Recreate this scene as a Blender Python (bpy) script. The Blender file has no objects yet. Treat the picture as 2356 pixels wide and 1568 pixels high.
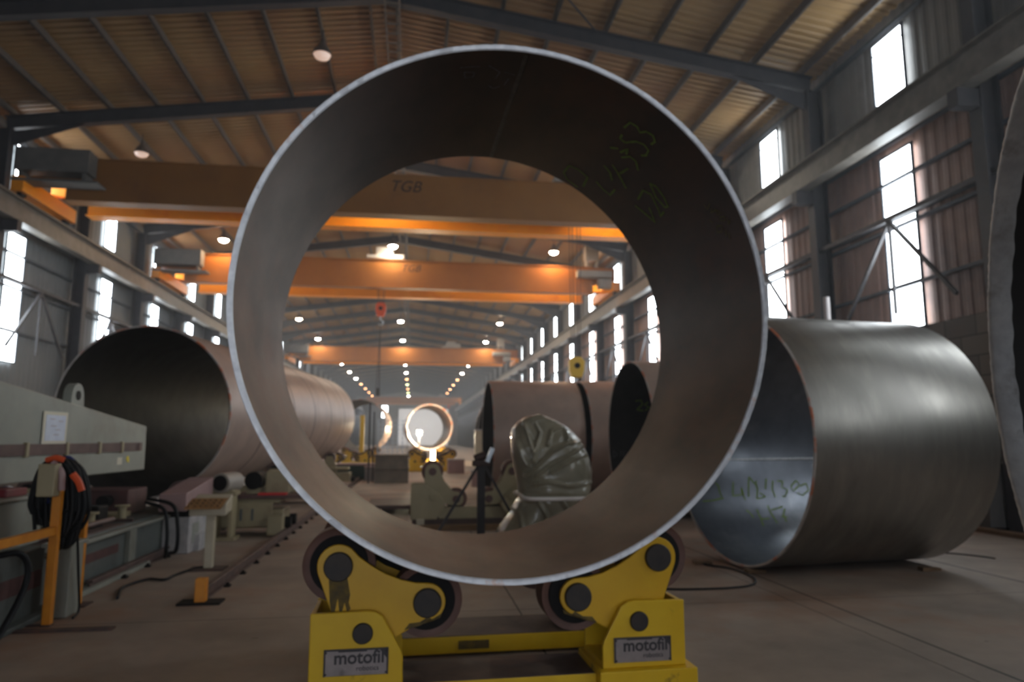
import bpy, bmesh, math, random
from mathutils import Vector, Matrix
random.seed(7)
SC = bpy.context.scene
COL = SC.collection
PI = math.pi
def S(r, g, b):
    f = lambda c: (c/255/12.92) if c/255 <= .04045 else ((c/255+.055)/1.055)**2.4
    return (f(r), f(g), f(b), 1.0)
# ---------------------------------------------------------------- materials
MATS = {}
def mat(name, c1, c2=None, sc=3.0, rough=.6, metal=0.0, stretch=(1, 1, 1), bump=0.0, c3=None, sc3=.8, lo=.35, hi=.65, lo3=.55, hi3=.7, rvar=.12, spec=.5, coat=0.0):
    m = bpy.data.materials.new(name); m.use_nodes = True; MATS[name] = m
    nt = m.node_tree; N = nt.nodes; L = nt.links; N.clear()
    out = N.new('ShaderNodeOutputMaterial'); b = N.new('ShaderNodeBsdfPrincipled'); L.new(b.outputs[0], out.inputs[0])
    b.inputs['Roughness'].default_value = rough; b.inputs['Metallic'].default_value = metal
    b.inputs['Specular IOR Level'].default_value = spec
    b.inputs['Coat Weight'].default_value = coat
    tc = N.new('ShaderNodeTexCoord'); mp = N.new('ShaderNodeMapping'); mp.inputs['Scale'].default_value = stretch
    L.new(tc.outputs['Object'], mp.inputs[0])
    n = N.new('ShaderNodeTexNoise'); n.inputs['Scale'].default_value = sc; n.inputs['Detail'].default_value = 7; n.inputs['Roughness'].default_value = .6
    L.new(mp.outputs[0], n.inputs[0])
    r = N.new('ShaderNodeValToRGB'); r.color_ramp.elements[0].position = lo; r.color_ramp.elements[1].position = hi
    r.color_ramp.elements[0].color = c1; r.color_ramp.elements[1].color = c2 or c1
    L.new(n.outputs[0], r.inputs[0]); col = r.outputs[0]
    if c3:
        n3 = N.new('ShaderNodeTexNoise'); n3.inputs['Scale'].default_value = sc3; n3.inputs['Detail'].default_value = 8; n3.inputs['Roughness'].default_value = .65
        L.new(mp.outputs[0], n3.inputs[0])
        r3 = N.new('ShaderNodeValToRGB'); r3.color_ramp.elements[0].position = lo3; r3.color_ramp.elements[1].position = hi3
        L.new(n3.outputs[0], r3.inputs[0])
        mx = N.new('ShaderNodeMix'); mx.data_type = 'RGBA'
        L.new(r3.outputs[0], mx.inputs[0]); L.new(col, mx.inputs[6]); mx.inputs[7].default_value = c3
        col = mx.outputs[2]
    L.new(col, b.inputs['Base Color'])
    if rvar:
        mr = N.new('ShaderNodeMapRange'); mr.inputs[3].default_value = max(.05, rough-rvar); mr.inputs[4].default_value = min(1, rough+rvar)
        L.new(n.outputs[0], mr.inputs[0]); L.new(mr.outputs[0], b.inputs['Roughness'])
    if bump:
        bp = N.new('ShaderNodeBump'); bp.inputs['Strength'].default_value = bump; bp.inputs['Distance'].default_value = .02
        L.new(n.outputs[0], bp.inputs['Height']); L.new(bp.outputs[0], b.inputs['Normal'])
    return m
def emit(name, c, s, base=(.8, .8, .8, 1)):
    m = bpy.data.materials.new(name); m.use_nodes = True; MATS[name] = m
    b = m.node_tree.nodes['Principled BSDF']; b.inputs['Base Color'].default_value = base
    b.inputs['Emission Color'].default_value = c; b.inputs['Emission Strength'].default_value = s
    return m
# ---------------------------------------------------------------- mesh builder
class MB:
    def __init__(s): s.v = []; s.f = []
    def add(s, vs, fs):
        o = len(s.v); s.v += [tuple(p) for p in vs]; s.f += [tuple(i+o for i in f) for f in fs]; return s
    def box(s, x0, x1, y0, y1, z0, z1, M=None):
        vs = [Vector(p) for p in ((x0,y0,z0),(x1,y0,z0),(x1,y1,z0),(x0,y1,z0),(x0,y0,z1),(x1,y0,z1),(x1,y1,z1),(x0,y1,z1))]
        if M: vs = [M @ p for p in vs]
        return s.add(vs, [(0,3,2,1),(4,5,6,7),(0,1,5,4),(1,2,6,5),(2,3,7,6),(3,0,4,7)])
    def bar(s, p0, p1, w, h, up=(0, 0, 1)):
        p0 = Vector(p0); p1 = Vector(p1); d = p1-p0; l = d.length; d.normalize(); u = Vector(up)
        if abs(d.dot(u)) > .99: u = Vector((0, 1, 0))
        a = d.cross(u).normalized(); b = a.cross(d).normalized()
        M = Matrix((a, d, b)).transposed().to_4x4(); M.translation = p0
        return s.box(-w/2, w/2, 0, l, -h/2, h/2, M)
    def cyl(s, p0, p1, r, n=20, r2=None, caps=True):
        p0 = Vector(p0); p1 = Vector(p1); d = (p1-p0).normalized(); r2 = r if r2 is None else r2
        u = d.cross(Vector((0, 0, 1)) if abs(d.z) < .95 else Vector((1, 0, 0))).normalized(); w = u.cross(d)
        vs = []
        for p, q in ((p0, r), (p1, r2)):
            for i in range(n):
                a = 2*PI*i/n; vs.append(p+q*(math.cos(a)*u+math.sin(a)*w))
        fs = [(i, (i+1) % n, n+(i+1) % n, n+i) for i in range(n)]
        if caps: fs += [tuple(range(n))[::-1], tuple(range(n, 2*n))]
        return s.add(vs, fs)
    def prism(s, poly, y0, y1, plane='XZ'):     # polygon extruded along the third axis
        n = len(poly)
        def P(a, b, c): return {'XZ': (a, c, b), 'YZ': (c, a, b), 'XY': (a, b, c)}[plane]
        vs = [P(a, b, y0) for a, b in poly]+[P(a, b, y1) for a, b in poly]
        return s.add(vs, [tuple(range(n)), tuple(range(n, 2*n))[::-1]]+[(i, n+i, n+(i+1) % n, (i+1) % n) for i in range(n)])
    def tube(s, pts, r, n=8):
        pts = [Vector(p) for p in pts]; m = len(pts); prev = None; vs = []
        for i, p in enumerate(pts):
            t = (pts[min(i+1, m-1)]-pts[max(i-1, 0)]).normalized()
            if prev is None: prev = t.cross(Vector((0, 0, 1)) if abs(t.z) < .9 else Vector((1, 0, 0))).normalized()
            u = (prev-t*prev.dot(t)).normalized(); prev = u; w = t.cross(u)
            for k in range(n):
                a = 2*PI*k/n; vs.append(p+r*(math.cos(a)*u+math.sin(a)*w))
        fs = [(i*n+k, i*n+(k+1) % n, (i+1)*n+(k+1) % n, (i+1)*n+k) for i in range(m-1) for k in range(n)]
        fs += [tuple(range(n))[::-1], tuple(range((m-1)*n, m*n))]
        return s.add(vs, fs)
    def lathe(s, prof, n=48, closed=False):       # prof: (radius, y); axis = local Y
        vs = []; m = len(prof)
        for r, y in prof:
            for i in range(n):
                a = 2*PI*i/n; vs.append((r*math.cos(a), y, r*math.sin(a)))
        fs = []
        for j in range(m if closed else m-1):
            k = (j+1) % m
            fs += [(j*n+i, j*n+(i+1) % n, k*n+(i+1) % n, k*n+i) for i in range(n)]
        return s.add(vs, fs)
    def build(s, name, m, parent=None, bevel=0, smooth=False, seg=2):
        me = bpy.data.meshes.new(name); me.from_pydata(s.v, [], s.f); me.update()
        bm = bmesh.new(); bm.from_mesh(me); bmesh.ops.recalc_face_normals(bm, faces=bm.faces); bm.to_mesh(me); bm.free()
        o = bpy.data.objects.new(name, me); COL.objects.link(o)
        me.materials.append(MATS[m] if isinstance(m, str) else m)
        if parent: o.parent = parent
        if smooth:
            me.shade_smooth()
            try: me.set_sharp_from_angle(angle=math.radians(smooth if smooth is not True else 40))
            except Exception: pass
        if bevel:
            b = o.modifiers.new('bevel', 'BEVEL'); b.width = bevel; b.segments = seg; b.limit_method = 'ANGLE'; b.angle_limit = math.radians(40)
        return o
def tag(o, label=None, cat=None, group=None, kind=None):
    if label: o['label'] = label
    if cat: o['category'] = cat
    if group: o['group'] = group
    if kind: o['kind'] = kind
    return o
def thing(name, label, cat, loc=(0, 0, 0), rz=0, group=None):
    o = bpy.data.objects.new(name, None); COL.objects.link(o); o.location = loc; o.rotation_euler = (0, 0, rz); o.empty_display_size = .2
    return tag(o, label, cat, group)
def struct(o): o['kind'] = 'structure'; return o
def dup(o, parent=None):
    kids = list(o.children); c = o.copy(); COL.objects.link(c)
    if parent is not None: c.parent = parent
    for k in kids: dup(k, c)
    return c
def curve_pts(P, n=6):       # Catmull-Rom
    P = [Vector(p) for p in P]; Q = [P[0]*2-P[1]]+P+[P[-1]*2-P[-2]]; out = []
    for i in range(1, len(Q)-2):
        for k in range(n):
            t = k/n; a, b, c, d = Q[i-1], Q[i], Q[i+1], Q[i+2]
            out.append(.5*((2*b)+(c-a)*t+(2*a-5*b+4*c-d)*t*t+(3*b-a-3*c+d)*t**3))
    return out+[P[-1]]
def text_mesh(name, txt, size, m, parent, M, shear=0, offset=0, align='LEFT'):
    cu = bpy.data.curves.new(name, 'FONT'); cu.body = txt; cu.size = size; cu.shear = shear; cu.offset = offset; cu.extrude = .0012; cu.align_x = align
    t = bpy.data.objects.new('tmp_text', cu); COL.objects.link(t)
    bpy.context.view_layer.update(); dg = bpy.context.evaluated_depsgraph_get()
    me = bpy.data.meshes.new_from_object(t.evaluated_get(dg)); bpy.data.objects.remove(t)
    me.transform(M); me.materials.clear(); me.materials.append(MATS[m])
    o = bpy.data.objects.new(name, me); COL.objects.link(o); o.parent = parent; return o
FRONT = Matrix(((1, 0, 0, 0), (0, 0, -1, 0), (0, 1, 0, 0), (0, 0, 0, 1)))    # text lying in XY -> standing in XZ, facing -Y

# palette ---------------------------------------------------------
mat('concrete_block', S(120, 112, 104), S(140, 132, 122), sc=2, rough=.9)
mat('cladding_lower', S(140, 112, 102), S(152, 122, 108), sc=.7, rough=.6, c3=S(112, 92, 86), sc3=.3)  # pinker than the upper panels, warm lamplight put into the colour
mat('cladding_upper', S(112, 110, 108), S(126, 122, 118), sc=.7, rough=.6, c3=S(96, 94, 92), sc3=.3)  # greyer, the cooler light of the upper wall put into the colour
mat('cladding_left', S(100, 104, 106), S(112, 115, 116), sc=.7, rough=.6)
mat('roof_deck', S(148, 118, 76), S(160, 128, 84), sc=.25, rough=.6, c3=S(146, 108, 74), sc3=.12, lo3=.45, hi3=.6)
mat('frame_steel', S(52, 52, 56), S(66, 63, 65), sc=3, rough=.6)
mat('purlin_steel', S(84, 78, 74), S(102, 92, 84), sc=3, rough=.55)
mat('runway_steel', S(98, 94, 88), S(122, 116, 108), sc=3, rough=.5)
mat('crane_orange_lit', S(252, 152, 6), S(254, 160, 12), sc=1.2, rough=.42, c3=S(236, 122, 8), sc3=.5)  # crane paint brightened, lamp light on the far girder put into the colour
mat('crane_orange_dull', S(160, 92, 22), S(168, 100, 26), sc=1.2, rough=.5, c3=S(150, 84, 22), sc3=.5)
mat('crane_shaded', S(134, 86, 26), S(144, 94, 30), sc=1.2, rough=.5, c3=S(124, 78, 26), sc3=.5)  # crane paint darkened, shade on the near girder put into the colour
mat('lettering_dark', S(40, 20, 12), rough=.7)
mat('crane_grey', S(150, 142, 132), S(168, 158, 146), sc=2, rough=.5)
mat('yellow_paint', S(216, 172, 10), S(224, 182, 16), sc=5, rough=.42, c3=S(96, 76, 30), sc3=3.2, lo3=.64, hi3=.74)
mat('yellow_arm', S(212, 162, 12), S(218, 170, 18), sc=5, rough=.4, c3=S(120, 90, 26), sc3=2.4, lo3=.66, hi3=.8)
mat('grime', S(70, 58, 30), S(110, 88, 30), sc=18, rough=.7)
mat('dark_pin', S(48, 44, 42), S(62, 55, 50), sc=14, rough=.55, metal=.4)
mat('roller_rubber', S(112, 78, 66), S(98, 68, 58), sc=6, rough=.6, c3=S(84, 60, 52))
mat('black_steel', S(20, 19, 19), S(30, 28, 27), sc=6, rough=.65, spec=.15)
mat('rusty_plate', S(86, 64, 56), S(66, 52, 48), sc=5, rough=.6, c3=S(104, 70, 54), sc3=2)
mat('plate_grey', S(164, 152, 150), S(144, 134, 132), sc=9, rough=.35, metal=.5, c3=S(70, 64, 66), sc3=3, lo3=.6, hi3=.75)
mat('plate_ink', S(58, 54, 56), rough=.6)
mat('machine_green', S(154, 142, 110), S(166, 152, 120), sc=3, rough=.5, c3=S(132, 116, 90), sc3=1.5)
mat('machine_grey', S(134, 136, 126), S(150, 150, 138), sc=2, rough=.5, c3=S(124, 120, 108), sc3=.8)
mat('bed_grey', S(84, 90, 88), S(100, 104, 100), sc=3, rough=.55, c3=S(66, 66, 64), sc3=1.2)
mat('brown_strip', S(104, 76, 70), S(88, 66, 62), sc=5, rough=.6)
mat('orange_post', S(222, 142, 24), S(204, 122, 18), sc=5, rough=.45)
mat('cable_black', S(20, 21, 23), rough=.55, spec=.25)
mat('cable_blue', S(30, 50, 110), rough=.5)
mat('orange_plastic', S(222, 84, 34), rough=.5)
mat('cream_paint', S(196, 184, 160), S(180, 168, 142), sc=5, rough=.45)
mat('desk_brown', S(176, 130, 78), S(140, 100, 62), sc=30, rough=.5)
mat('paper', S(218, 222, 232), S(206, 210, 224), sc=9, rough=.8)
mat('paper_edge', S(214, 206, 186), rough=.8)
mat('pink_panel', S(170, 138, 134), S(156, 128, 126), sc=3, rough=.5)
mat('white_cabinet', S(186, 182, 180), S(160, 156, 156), sc=6, rough=.5)
mat('red_paint', S(214, 40, 44), rough=.5)
mat('dark_red', S(120, 28, 36), rough=.5)
mat('stripe_red', S(98, 62, 58), S(80, 56, 54), sc=4, rough=.7)
mat('sticker_yellow', S(226, 200, 20), rough=.5)
mat('rail_steel', S(116, 92, 84), S(96, 80, 76), sc=5, rough=.5, metal=.3)
mat('timber', S(128, 98, 66), S(104, 80, 56), sc=6, rough=.8, stretch=(1, 8, 8))
mat('cover_plastic', S(160, 152, 130), S(134, 128, 110), sc=3, rough=.3, c3=S(120, 114, 100), sc3=1.2, coat=.6)
mat('strap_white', S(244, 238, 232), rough=.6)
mat('green_cabinet', S(40, 66, 56), rough=.5)
mat('shed_grey', S(96, 94, 92), S(110, 106, 102), sc=3, rough=.6)
mat('hook_yellow', S(214, 172, 30), rough=.45)
mat('lamp_shade', S(120, 110, 104), rough=.4, metal=.5)
mat('rope', S(70, 62, 58), rough=.6)
mat('drum_steel', S(122, 112, 100), S(104, 96, 88), sc=3, rough=.6)
mat('silver', S(190, 196, 200), rough=.3, metal=.6)
mat('door_white', S(208, 200, 200), S(198, 190, 190), sc=.5, rough=.7)
mat('glazing_bar', S(70, 76, 84), rough=.6)
# pipes
mat('mill_scale_inner', S(74, 50, 37), S(56, 44, 38), sc=2.2, rough=.46, metal=.0, spec=.13, stretch=(1, .5, 1), c3=S(86, 48, 30), sc3=.8, lo3=.5, hi3=.66)
mat('mill_scale_outer', S(104, 98, 94), S(88, 84, 82), sc=2.5, rough=.4, metal=.55, c3=S(122, 116, 108), sc3=.8)
mat('blue_steel_inner', S(112, 116, 124), S(94, 98, 106), sc=2.5, rough=.34, metal=.6, c3=S(132, 134, 138), sc3=1.2)
mat('blue_steel_outer', S(158, 154, 147), S(138, 135, 130), sc=1.6, rough=.38, metal=.92, stretch=(1, 3, 1), c3=S(156, 152, 146), sc3=.8)
mat('red_oxide_outer', S(182, 158, 144), S(166, 146, 134), sc=1.6, rough=.42, metal=.2, c3=S(164, 138, 120), sc3=.5)
mat('dark_inner', S(52, 48, 46), S(40, 38, 38), sc=2, rough=.55, metal=.2)
mat('ground_rim', S(240, 242, 246), S(214, 216, 222), sc=14, rough=.4, metal=.15, c3=S(206, 138, 84), sc3=2.6, lo3=.6, hi3=.72)
mat('bare_rim', S(232, 234, 236), S(206, 208, 212), sc=9, rough=.45, metal=.1, c3=S(170, 168, 168), sc3=4)
mat('rusty_rim', S(190, 184, 180), S(168, 158, 150), sc=8, rough=.5, metal=.1, c3=S(196, 110, 72), sc3=2.2, lo3=.5, hi3=.6)
mat('weld_bead', S(150, 150, 150), S(120, 120, 122), sc=20, rough=.35, metal=.7)
mat('dull_weld', S(74, 68, 64), S(60, 56, 54), sc=20, rough=.5, metal=.4)
mat('chalk_green', S(126, 152, 50), S(100, 124, 42), sc=40, rough=.9)
mat('chalk_yellow', S(100, 94, 40), rough=.9)
mat('chalk_white', S(110, 110, 110), S(70, 70, 70), sc=60, rough=.9)
emit('window_glow', (.86, .94, 1, 1), 14.0)
emit('door_glow', (.95, .92, .92, 1), .42)  # door sheet emits a little, standing in for daylight at the far end
emit('lamp_white', (1, .9, .74, 1), 260.0)
emit('lamp_warm', (1, .7, .42, 1), 300.0)
emit('lamp_orange', (1, .45, .2, 1), 16.0)
emit('lamp_green', (.9, 1, .45, 1), 14.0)
emit('lamp_dim', (1, .62, .45, 1), .5)
emit('arc_light', (1, .88, .62, 1), 1200.0)
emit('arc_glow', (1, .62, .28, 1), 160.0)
# ---------------------------------------------------------------- hall shell
Y0, Y1 = -14.0, 172.0
XR, XL, XC = 10.8, -12.7, -1.0
def roof_z(x): return 13.12-(.14*(x-XC) if x > XC else .142*(XC-x))
# floor
def floor_mat():
    m = mat('floor_concrete', S(164, 145, 129), S(136, 121, 109), sc=.9, rough=.6, c3=S(150, 110, 84), sc3=.35, lo3=.5, hi3=.68, bump=.08)
    nt = m.node_tree; N = nt.nodes; L = nt.links; b = [n for n in N if n.type == 'BSDF_PRINCIPLED'][0]
    col = b.inputs['Base Color'].links[0].from_socket
    tc = [n for n in N if n.type == 'TEX_COORD'][0]; sx = N.new('ShaderNodeSeparateXYZ'); L.new(tc.outputs['Object'], sx.inputs[0])
    wob = N.new('ShaderNodeTexNoise'); wob.inputs['Scale'].default_value = 1.3; wob.inputs['Detail'].default_value = 5; L.new(tc.outputs['Object'], wob.inputs[0])
    def math_(op, a, b_=None, v=None):
        n = N.new('ShaderNodeMath'); n.operation = op
        for i, s in enumerate((a, b_)):
            if s is None: continue
            if isinstance(s, (int, float)): n.inputs[i].default_value = s
            else: L.new(s, n.inputs[i])
        return n.outputs[0]
    tot = None
    for x, w, amp in ((4.05, .014, .0), (6.83, .022, .0), (3.76, .006, .09), (-6.9, .02, 0), (1.02, .008, .03)):
        xs = math_('ADD', sx.outputs[0], math_('MULTIPLY', math_('SUBTRACT', wob.outputs[0], .5), amp)) if amp else sx.outputs[0]
        d = math_('ABSOLUTE', math_('SUBTRACT', xs, x)); l = math_('LESS_THAN', d, w)
        tot = l if tot is None else math_('MAXIMUM', tot, l)
    ys = math_('ABSOLUTE', math_('SUBTRACT', math_('FRACT', math_('DIVIDE', math_('ADD', sx.outputs[1], 2.2), 6.0)), .5))
    tot = math_('MAXIMUM', tot, math_('MULTIPLY', math_('LESS_THAN', ys, .0016), .6))
    # small dark spots and scuffs
    sp = N.new('ShaderNodeTexVoronoi'); sp.inputs['Scale'].default_value = 1.1; sp.inputs['Randomness'].default_value = 1
    mp = N.new('ShaderNodeMapping'); mp.inputs['Scale'].default_value = (1, 2.2, 1); L.new(tc.outputs['Object'], mp.inputs[0]); L.new(mp.outputs[0], sp.inputs[0])
    tot = math_('MAXIMUM', tot, math_('MULTIPLY', math_('LESS_THAN', sp.outputs['Distance'], .035), .7))
    mx = N.new('ShaderNodeMix'); mx.data_type = 'RGBA'; L.new(tot, mx.inputs[0]); L.new(col, mx.inputs[6]); mx.inputs[7].default_value = S(46, 40, 38)
    L.new(mx.outputs[2], b.inputs['Base Color'])
floor_mat()
fl = MB().add([(XL-.3, Y0, 0), (XR+.3, Y0, 0), (XR+.3, Y1+.3, 0), (XL-.3, Y1+.3, 0), (XL-.3, Y0, -.2), (XR+.3, Y0, -.2), (XR+.3, Y1+.3, -.2), (XL-.3, Y1+.3, -.2)],
              [(0, 1, 2, 3), (4, 7, 6, 5), (0, 4, 5, 1), (1, 5, 6, 2), (2, 6, 7, 3), (3, 7, 4, 0)])
struct(fl.build('floor', 'floor_concrete'))
def corrug(y0, y1, per, dep):       # trapezoid profile (y, offset)
    out = []; y = y0
    while y < y1:
        out += [(y, 0), (y+per*.4, 0), (y+per*.5, dep), (y+per*.9, dep)]; y += per
    return out
rp = corrug(Y0, Y1, .25, .035)
vs = []
for y, d in rp:
    for x in (XL-.2, XC, XR+.2): vs.append((x, y, roof_z(x)+d))
n = len(rp)
fs = [(3*i+k, 3*i+k+1, 3*i+k+4, 3*i+k+3) for i in range(n-1) for k in (0, 1)]
ro = MB().add(vs, fs)
struct(ro.build('ceiling', 'roof_deck'))
# roof top skin keeps the sky out
def wall_sheet(x, sgn, z0, z1, m, name):
    pr = corrug(Y0, Y1, .3, .016); vs = []
    for y, d in pr: vs += [(x+sgn*d, y, z0), (x+sgn*d, y, z1)]
    w = MB().add(vs, [(2*i, 2*i+2, 2*i+3, 2*i+1) for i in range(len(pr)-1)])
    return w.build(name, m)
wr = MB().box(XR, XR+.3, Y0, Y1, 0, 4.0).build('wall_right', 'concrete_block'); struct(wr)
wall_sheet(XR+.06, 1, 4.0, 8.8, 'cladding_lower', 'cladding').parent = wr
wall_sheet(XR+.06, 1, 8.8, 11.6, 'cladding_upper', 'cladding').parent = wr
wl = MB().box(XL-.3, XL, Y0, Y1, 0, 2.2).build('wall_left', 'concrete_block'); struct(wl)
wall_sheet(XL-.06, -1, 2.2, 11.6, 'cladding_left', 'cladding').parent = wl
# brick pattern in the block wall
def add_brick(m, vert='Z'):
    nt = m.node_tree; N = nt.nodes; L = nt.links; b = [n for n in N if n.type == 'BSDF_PRINCIPLED'][0]
    tc = [n for n in N if n.type == 'TEX_COORD'][0]; sx = N.new('ShaderNodeSeparateXYZ'); cb = N.new('ShaderNodeCombineXYZ')
    L.new(tc.outputs['Object'], sx.inputs[0]); L.new(sx.outputs[1], cb.inputs[0]); L.new(sx.outputs[2], cb.inputs[1])
    br = N.new('ShaderNodeTexBrick'); br.inputs['Scale'].default_value = 1; br.inputs['Brick Width'].default_value = .8; br.inputs['Row Height'].default_value = .4; br.inputs['Mortar Size'].default_value = .012
    br.inputs['Color1'].default_value = S(126, 118, 110); br.inputs['Color2'].default_value = S(108, 102, 97); br.inputs['Mortar'].default_value = S(74, 70, 68)
    L.new(cb.outputs[0], br.inputs[0]); L.new(br.outputs[0], b.inputs['Base Color'])
add_brick(MATS['concrete_block'])
# far end wall: gable
g = MB(); xs = [XL, XC, XR]
g.prism([(XL, 0), (XR, 0), (XR, roof_z(XR)), (XC, roof_z(XC)), (XL, roof_z(XL))], Y1, Y1+.2)
wb = struct(g.build('wall_back', 'cladding_upper'))
d = MB().box(-3.5, 8.4, Y1-.18, Y1-.02, 0, 8.7)
for k in range(1, 9): d.box(-3.5, 8.4, Y1-.22, Y1-.18, k*.97-.03, k*.97+.03)
struct(d.build('door_1', 'door_glow'))
# near end wall with the open doorway behind the viewer
g = MB(); g.box(XL, -8.5, Y0-.2, Y0, 0, 11.6).box(8.5, XR, Y0-.2, Y0, 0, 11.6)
g.prism([(-8.5, 6.5), (8.5, 6.5), (8.5, 11.6), (XC, 13.0), (-8.5, 11.9)], Y0-.2, Y0)
struct(g.build('wall_front', 'cladding_left'))
# windows: tall glazed strips in both long walls
wn = 0
for side, X, sg in (('r', XR, -1), ('l', XL, 1)):
    for k in range(-4, 28):
        yc = 13.8+5.5*k
        if yc > 168 or (side == 'l' and k < 2): continue
        if side == 'l' and k == 2: yc -= 1.15
        wn += 1
        w = MB()
        for (z0, z1, zs) in ((4.0, 8.05, (5.0, 6.42, 7.4)), (9.4, 10.9, (10.65,))):
            fz = .05
            w.box(X+sg*.0, X+sg*.05, yc-.56, yc-.5, z0-.05, z1+.05).box(X, X+sg*.05, yc+.5, yc+.56, z0-.05, z1+.05)
            w.box(X, X+sg*.05, yc-.5, yc+.5, z0-.05, z0).box(X, X+sg*.05, yc-.5, yc+.5, z1, z1+.05)
            for z in zs: w.box(X, X+sg*.045, yc-.5, yc+.5, z-.018, z+.018)
        w.box(X, X+sg*.05, yc-.5, yc+.5, 6.56, 6.6)
        o = struct(w.build('window_%d' % wn, 'glazing_bar'))
        p = MB()
        for z0, z1 in ((4.0, 8.05), (9.4, 10.9)): p.box(X+sg*.005, X+sg*.02, yc-.5, yc+.5, z0, z1)
        p.build('pane', 'window_glow', o)
p = MB().box(-7.5, -6.2, Y1-.1, Y1-.02, 6.6, 9.4)
w = struct(MB().box(-7.6, -6.1, Y1-.08, Y1-.01, 6.5, 9.5).build('window_%d' % (wn+1), 'glazing_bar')); p.build('pane', 'window_glow', w)
# portal frames: columns and rafters
def ibeam(mb, p0, p1, w, h, up=(0, 0, 1), t=.02, tf=.025):
    p0 = Vector(p0); p1 = Vector(p1); d = (p1-p0).normalized(); u = Vector(up)
    a = d.cross(u).normalized(); b = a.cross(d)
    mb.bar(p0, p1, t, h-tf, up)
    mb.bar(p0+b*(h/2-tf/2), p1+b*(h/2-tf/2), w, tf, up); mb.bar(p0-b*(h/2-tf/2), p1-b*(h/2-tf/2), w, tf, up)
ys = [16.5+5.5*k for k in range(-5, 28)]
cR = MB(); ibeam(cR, (XR-.28, 0, 0), (XR-.28, 0, 10.9), .3, .42, up=(1, 0, 0), t=.06, tf=.05)
cR.box(XR-.95, XR-.45, -.12, .12, 7.7, 8.05)
cL = MB(); ibeam(cL, (XL+.28, 0, 0), (XL+.28, 0, 10.9), .3, .42, up=(1, 0, 0), t=.06, tf=.05)
cL.box(XL+.45, XL+.95, -.12, .12, 7.7, 8.05)
rf = MB(); dz = -.43
ibeam(rf, (XL+.3, 0, roof_z(XL+.3)+dz), (XC, 0, roof_z(XC)+dz), .24, .42); ibeam(rf, (XC, 0, roof_z(XC)+dz), (XR-.3, 0, roof_z(XR-.3)+dz), .24, .42)
rf.prism([(XR-.5, roof_z(XR)-.62), (XR-2.6, roof_z(XR-2.6)-.62), (XR-.5, roof_z(XR)-1.1)], -.02, .02)
rf.prism([(XL+.5, roof_z(XL)-.62), (XL+2.6, roof_z(XL+2.6)-.62), (XL+.5, roof_z(XL)-1.1)], -.02, .02)
a = struct(cR.build('steel_column', 'frame_steel')); b = struct(cL.build('steel_column', 'frame_steel')); c = struct(rf.build('roof_rafter', 'frame_steel'))
for i, y in enumerate(ys):
    for o in (a, b, c):
        q = o if i == 0 else dup(o)
        q.location = (0, y, 0)
# purlins
pu = MB(); pu.box(-.03, .03, Y0, Y1, -.2, 0).box(-.03, .05, Y0, Y1, -.2, -.185)
p0 = struct(pu.build('roof_purlin', 'purlin_steel')); first = True
for sgn in (1, -1):
    for k in range(9):
        x = XC+sgn*(.35+1.36*k)
        if not XL < x < XR: continue
        q = p0 if first else dup(p0); first = False
        q.location = (x, 0, roof_z(x)-.005)
# girts on both walls
gt = MB().box(-.1, 0, Y0, Y1, -.035, .035); g0 = struct(gt.build('wall_girt', 'glazing_bar')); first = True
for z in (4.95, 6.32, 6.52, 7.4, 8.3, 9.25, 11.05):
    for X in (XR, XL+.1):
        q = g0 if first else dup(g0); first = False; q.location = (X-.001, 0, z)
# wall bracing: horizontal chord and inverted V in each bay
br = MB(); br.bar((XR-.35, 0, 6.45), (XR-.35, 5.5, 6.45), .12, .1)
br.bar((XR-.35, 2.75, 6.4), (XR-.35, 1.0, 4.4), .07, .07).bar((XR-.35, 2.75, 6.4), (XR-.35, 4.5, 4.4), .07, .07).bar((XR-.35, 2.75, 6.4), (XR-.35, 2.75, 4.3), .06, .06)
b0 = struct(br.build('wall_brace', 'frame_steel')); first = True
for y in ys[:-1]:
    for X in (0, XL-XR+.7):
        q = b0 if first else dup(b0); first = False; q.location = (X, y, 0)
# roof bracing rods and ridge cable tray
rb = MB()
for y in ys[:20]:
    for s in (1, -1):
        xa, xb = (XC+.4, XC+5.6) if s > 0 else (XC-.4, XC-5.6)
        if int((y-ys[0])/5.5) % 3 == 1:
            rb.bar((xa, y, roof_z(xa)-.24), (xb, y+5.5, roof_z(xb)-.24), .035, .035).bar((xb, y, roof_z(xb)-.24), (xa, y+5.5, roof_z(xa)-.24), .035, .035)
struct(rb.build('roof_bracing', 'frame_steel'))
ct = MB(); yy = Y0
for x in (-.18, .18): ct.box(x-.02, x+.02, Y0, Y1, 0, .08)
while yy < 110: ct.box(-.18, .18, yy, yy+.04, 0, .03); yy += .45
o = struct(ct.build('cable_tray', 'purlin_steel')); o.location = (-.72, 0, 12.25)
# crane runways
for X, sg, nm in ((10.05, 1, 'right'), (-11.95, -1, 'left')):
    rw = MB(); ibeam(rw, (X, Y0, 8.4), (X, Y1, 8.4), .34, .7, t=.03, tf=.035); rw.box(X-.035, X+.035, Y0, Y1, 8.75, 8.85)
    rw.bar((X+sg*.3, Y0, 8.68), (X+sg*.3, Y1, 8.68), .3, .05)
    struct(rw.build('crane_runway', 'runway_steel'))
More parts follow.
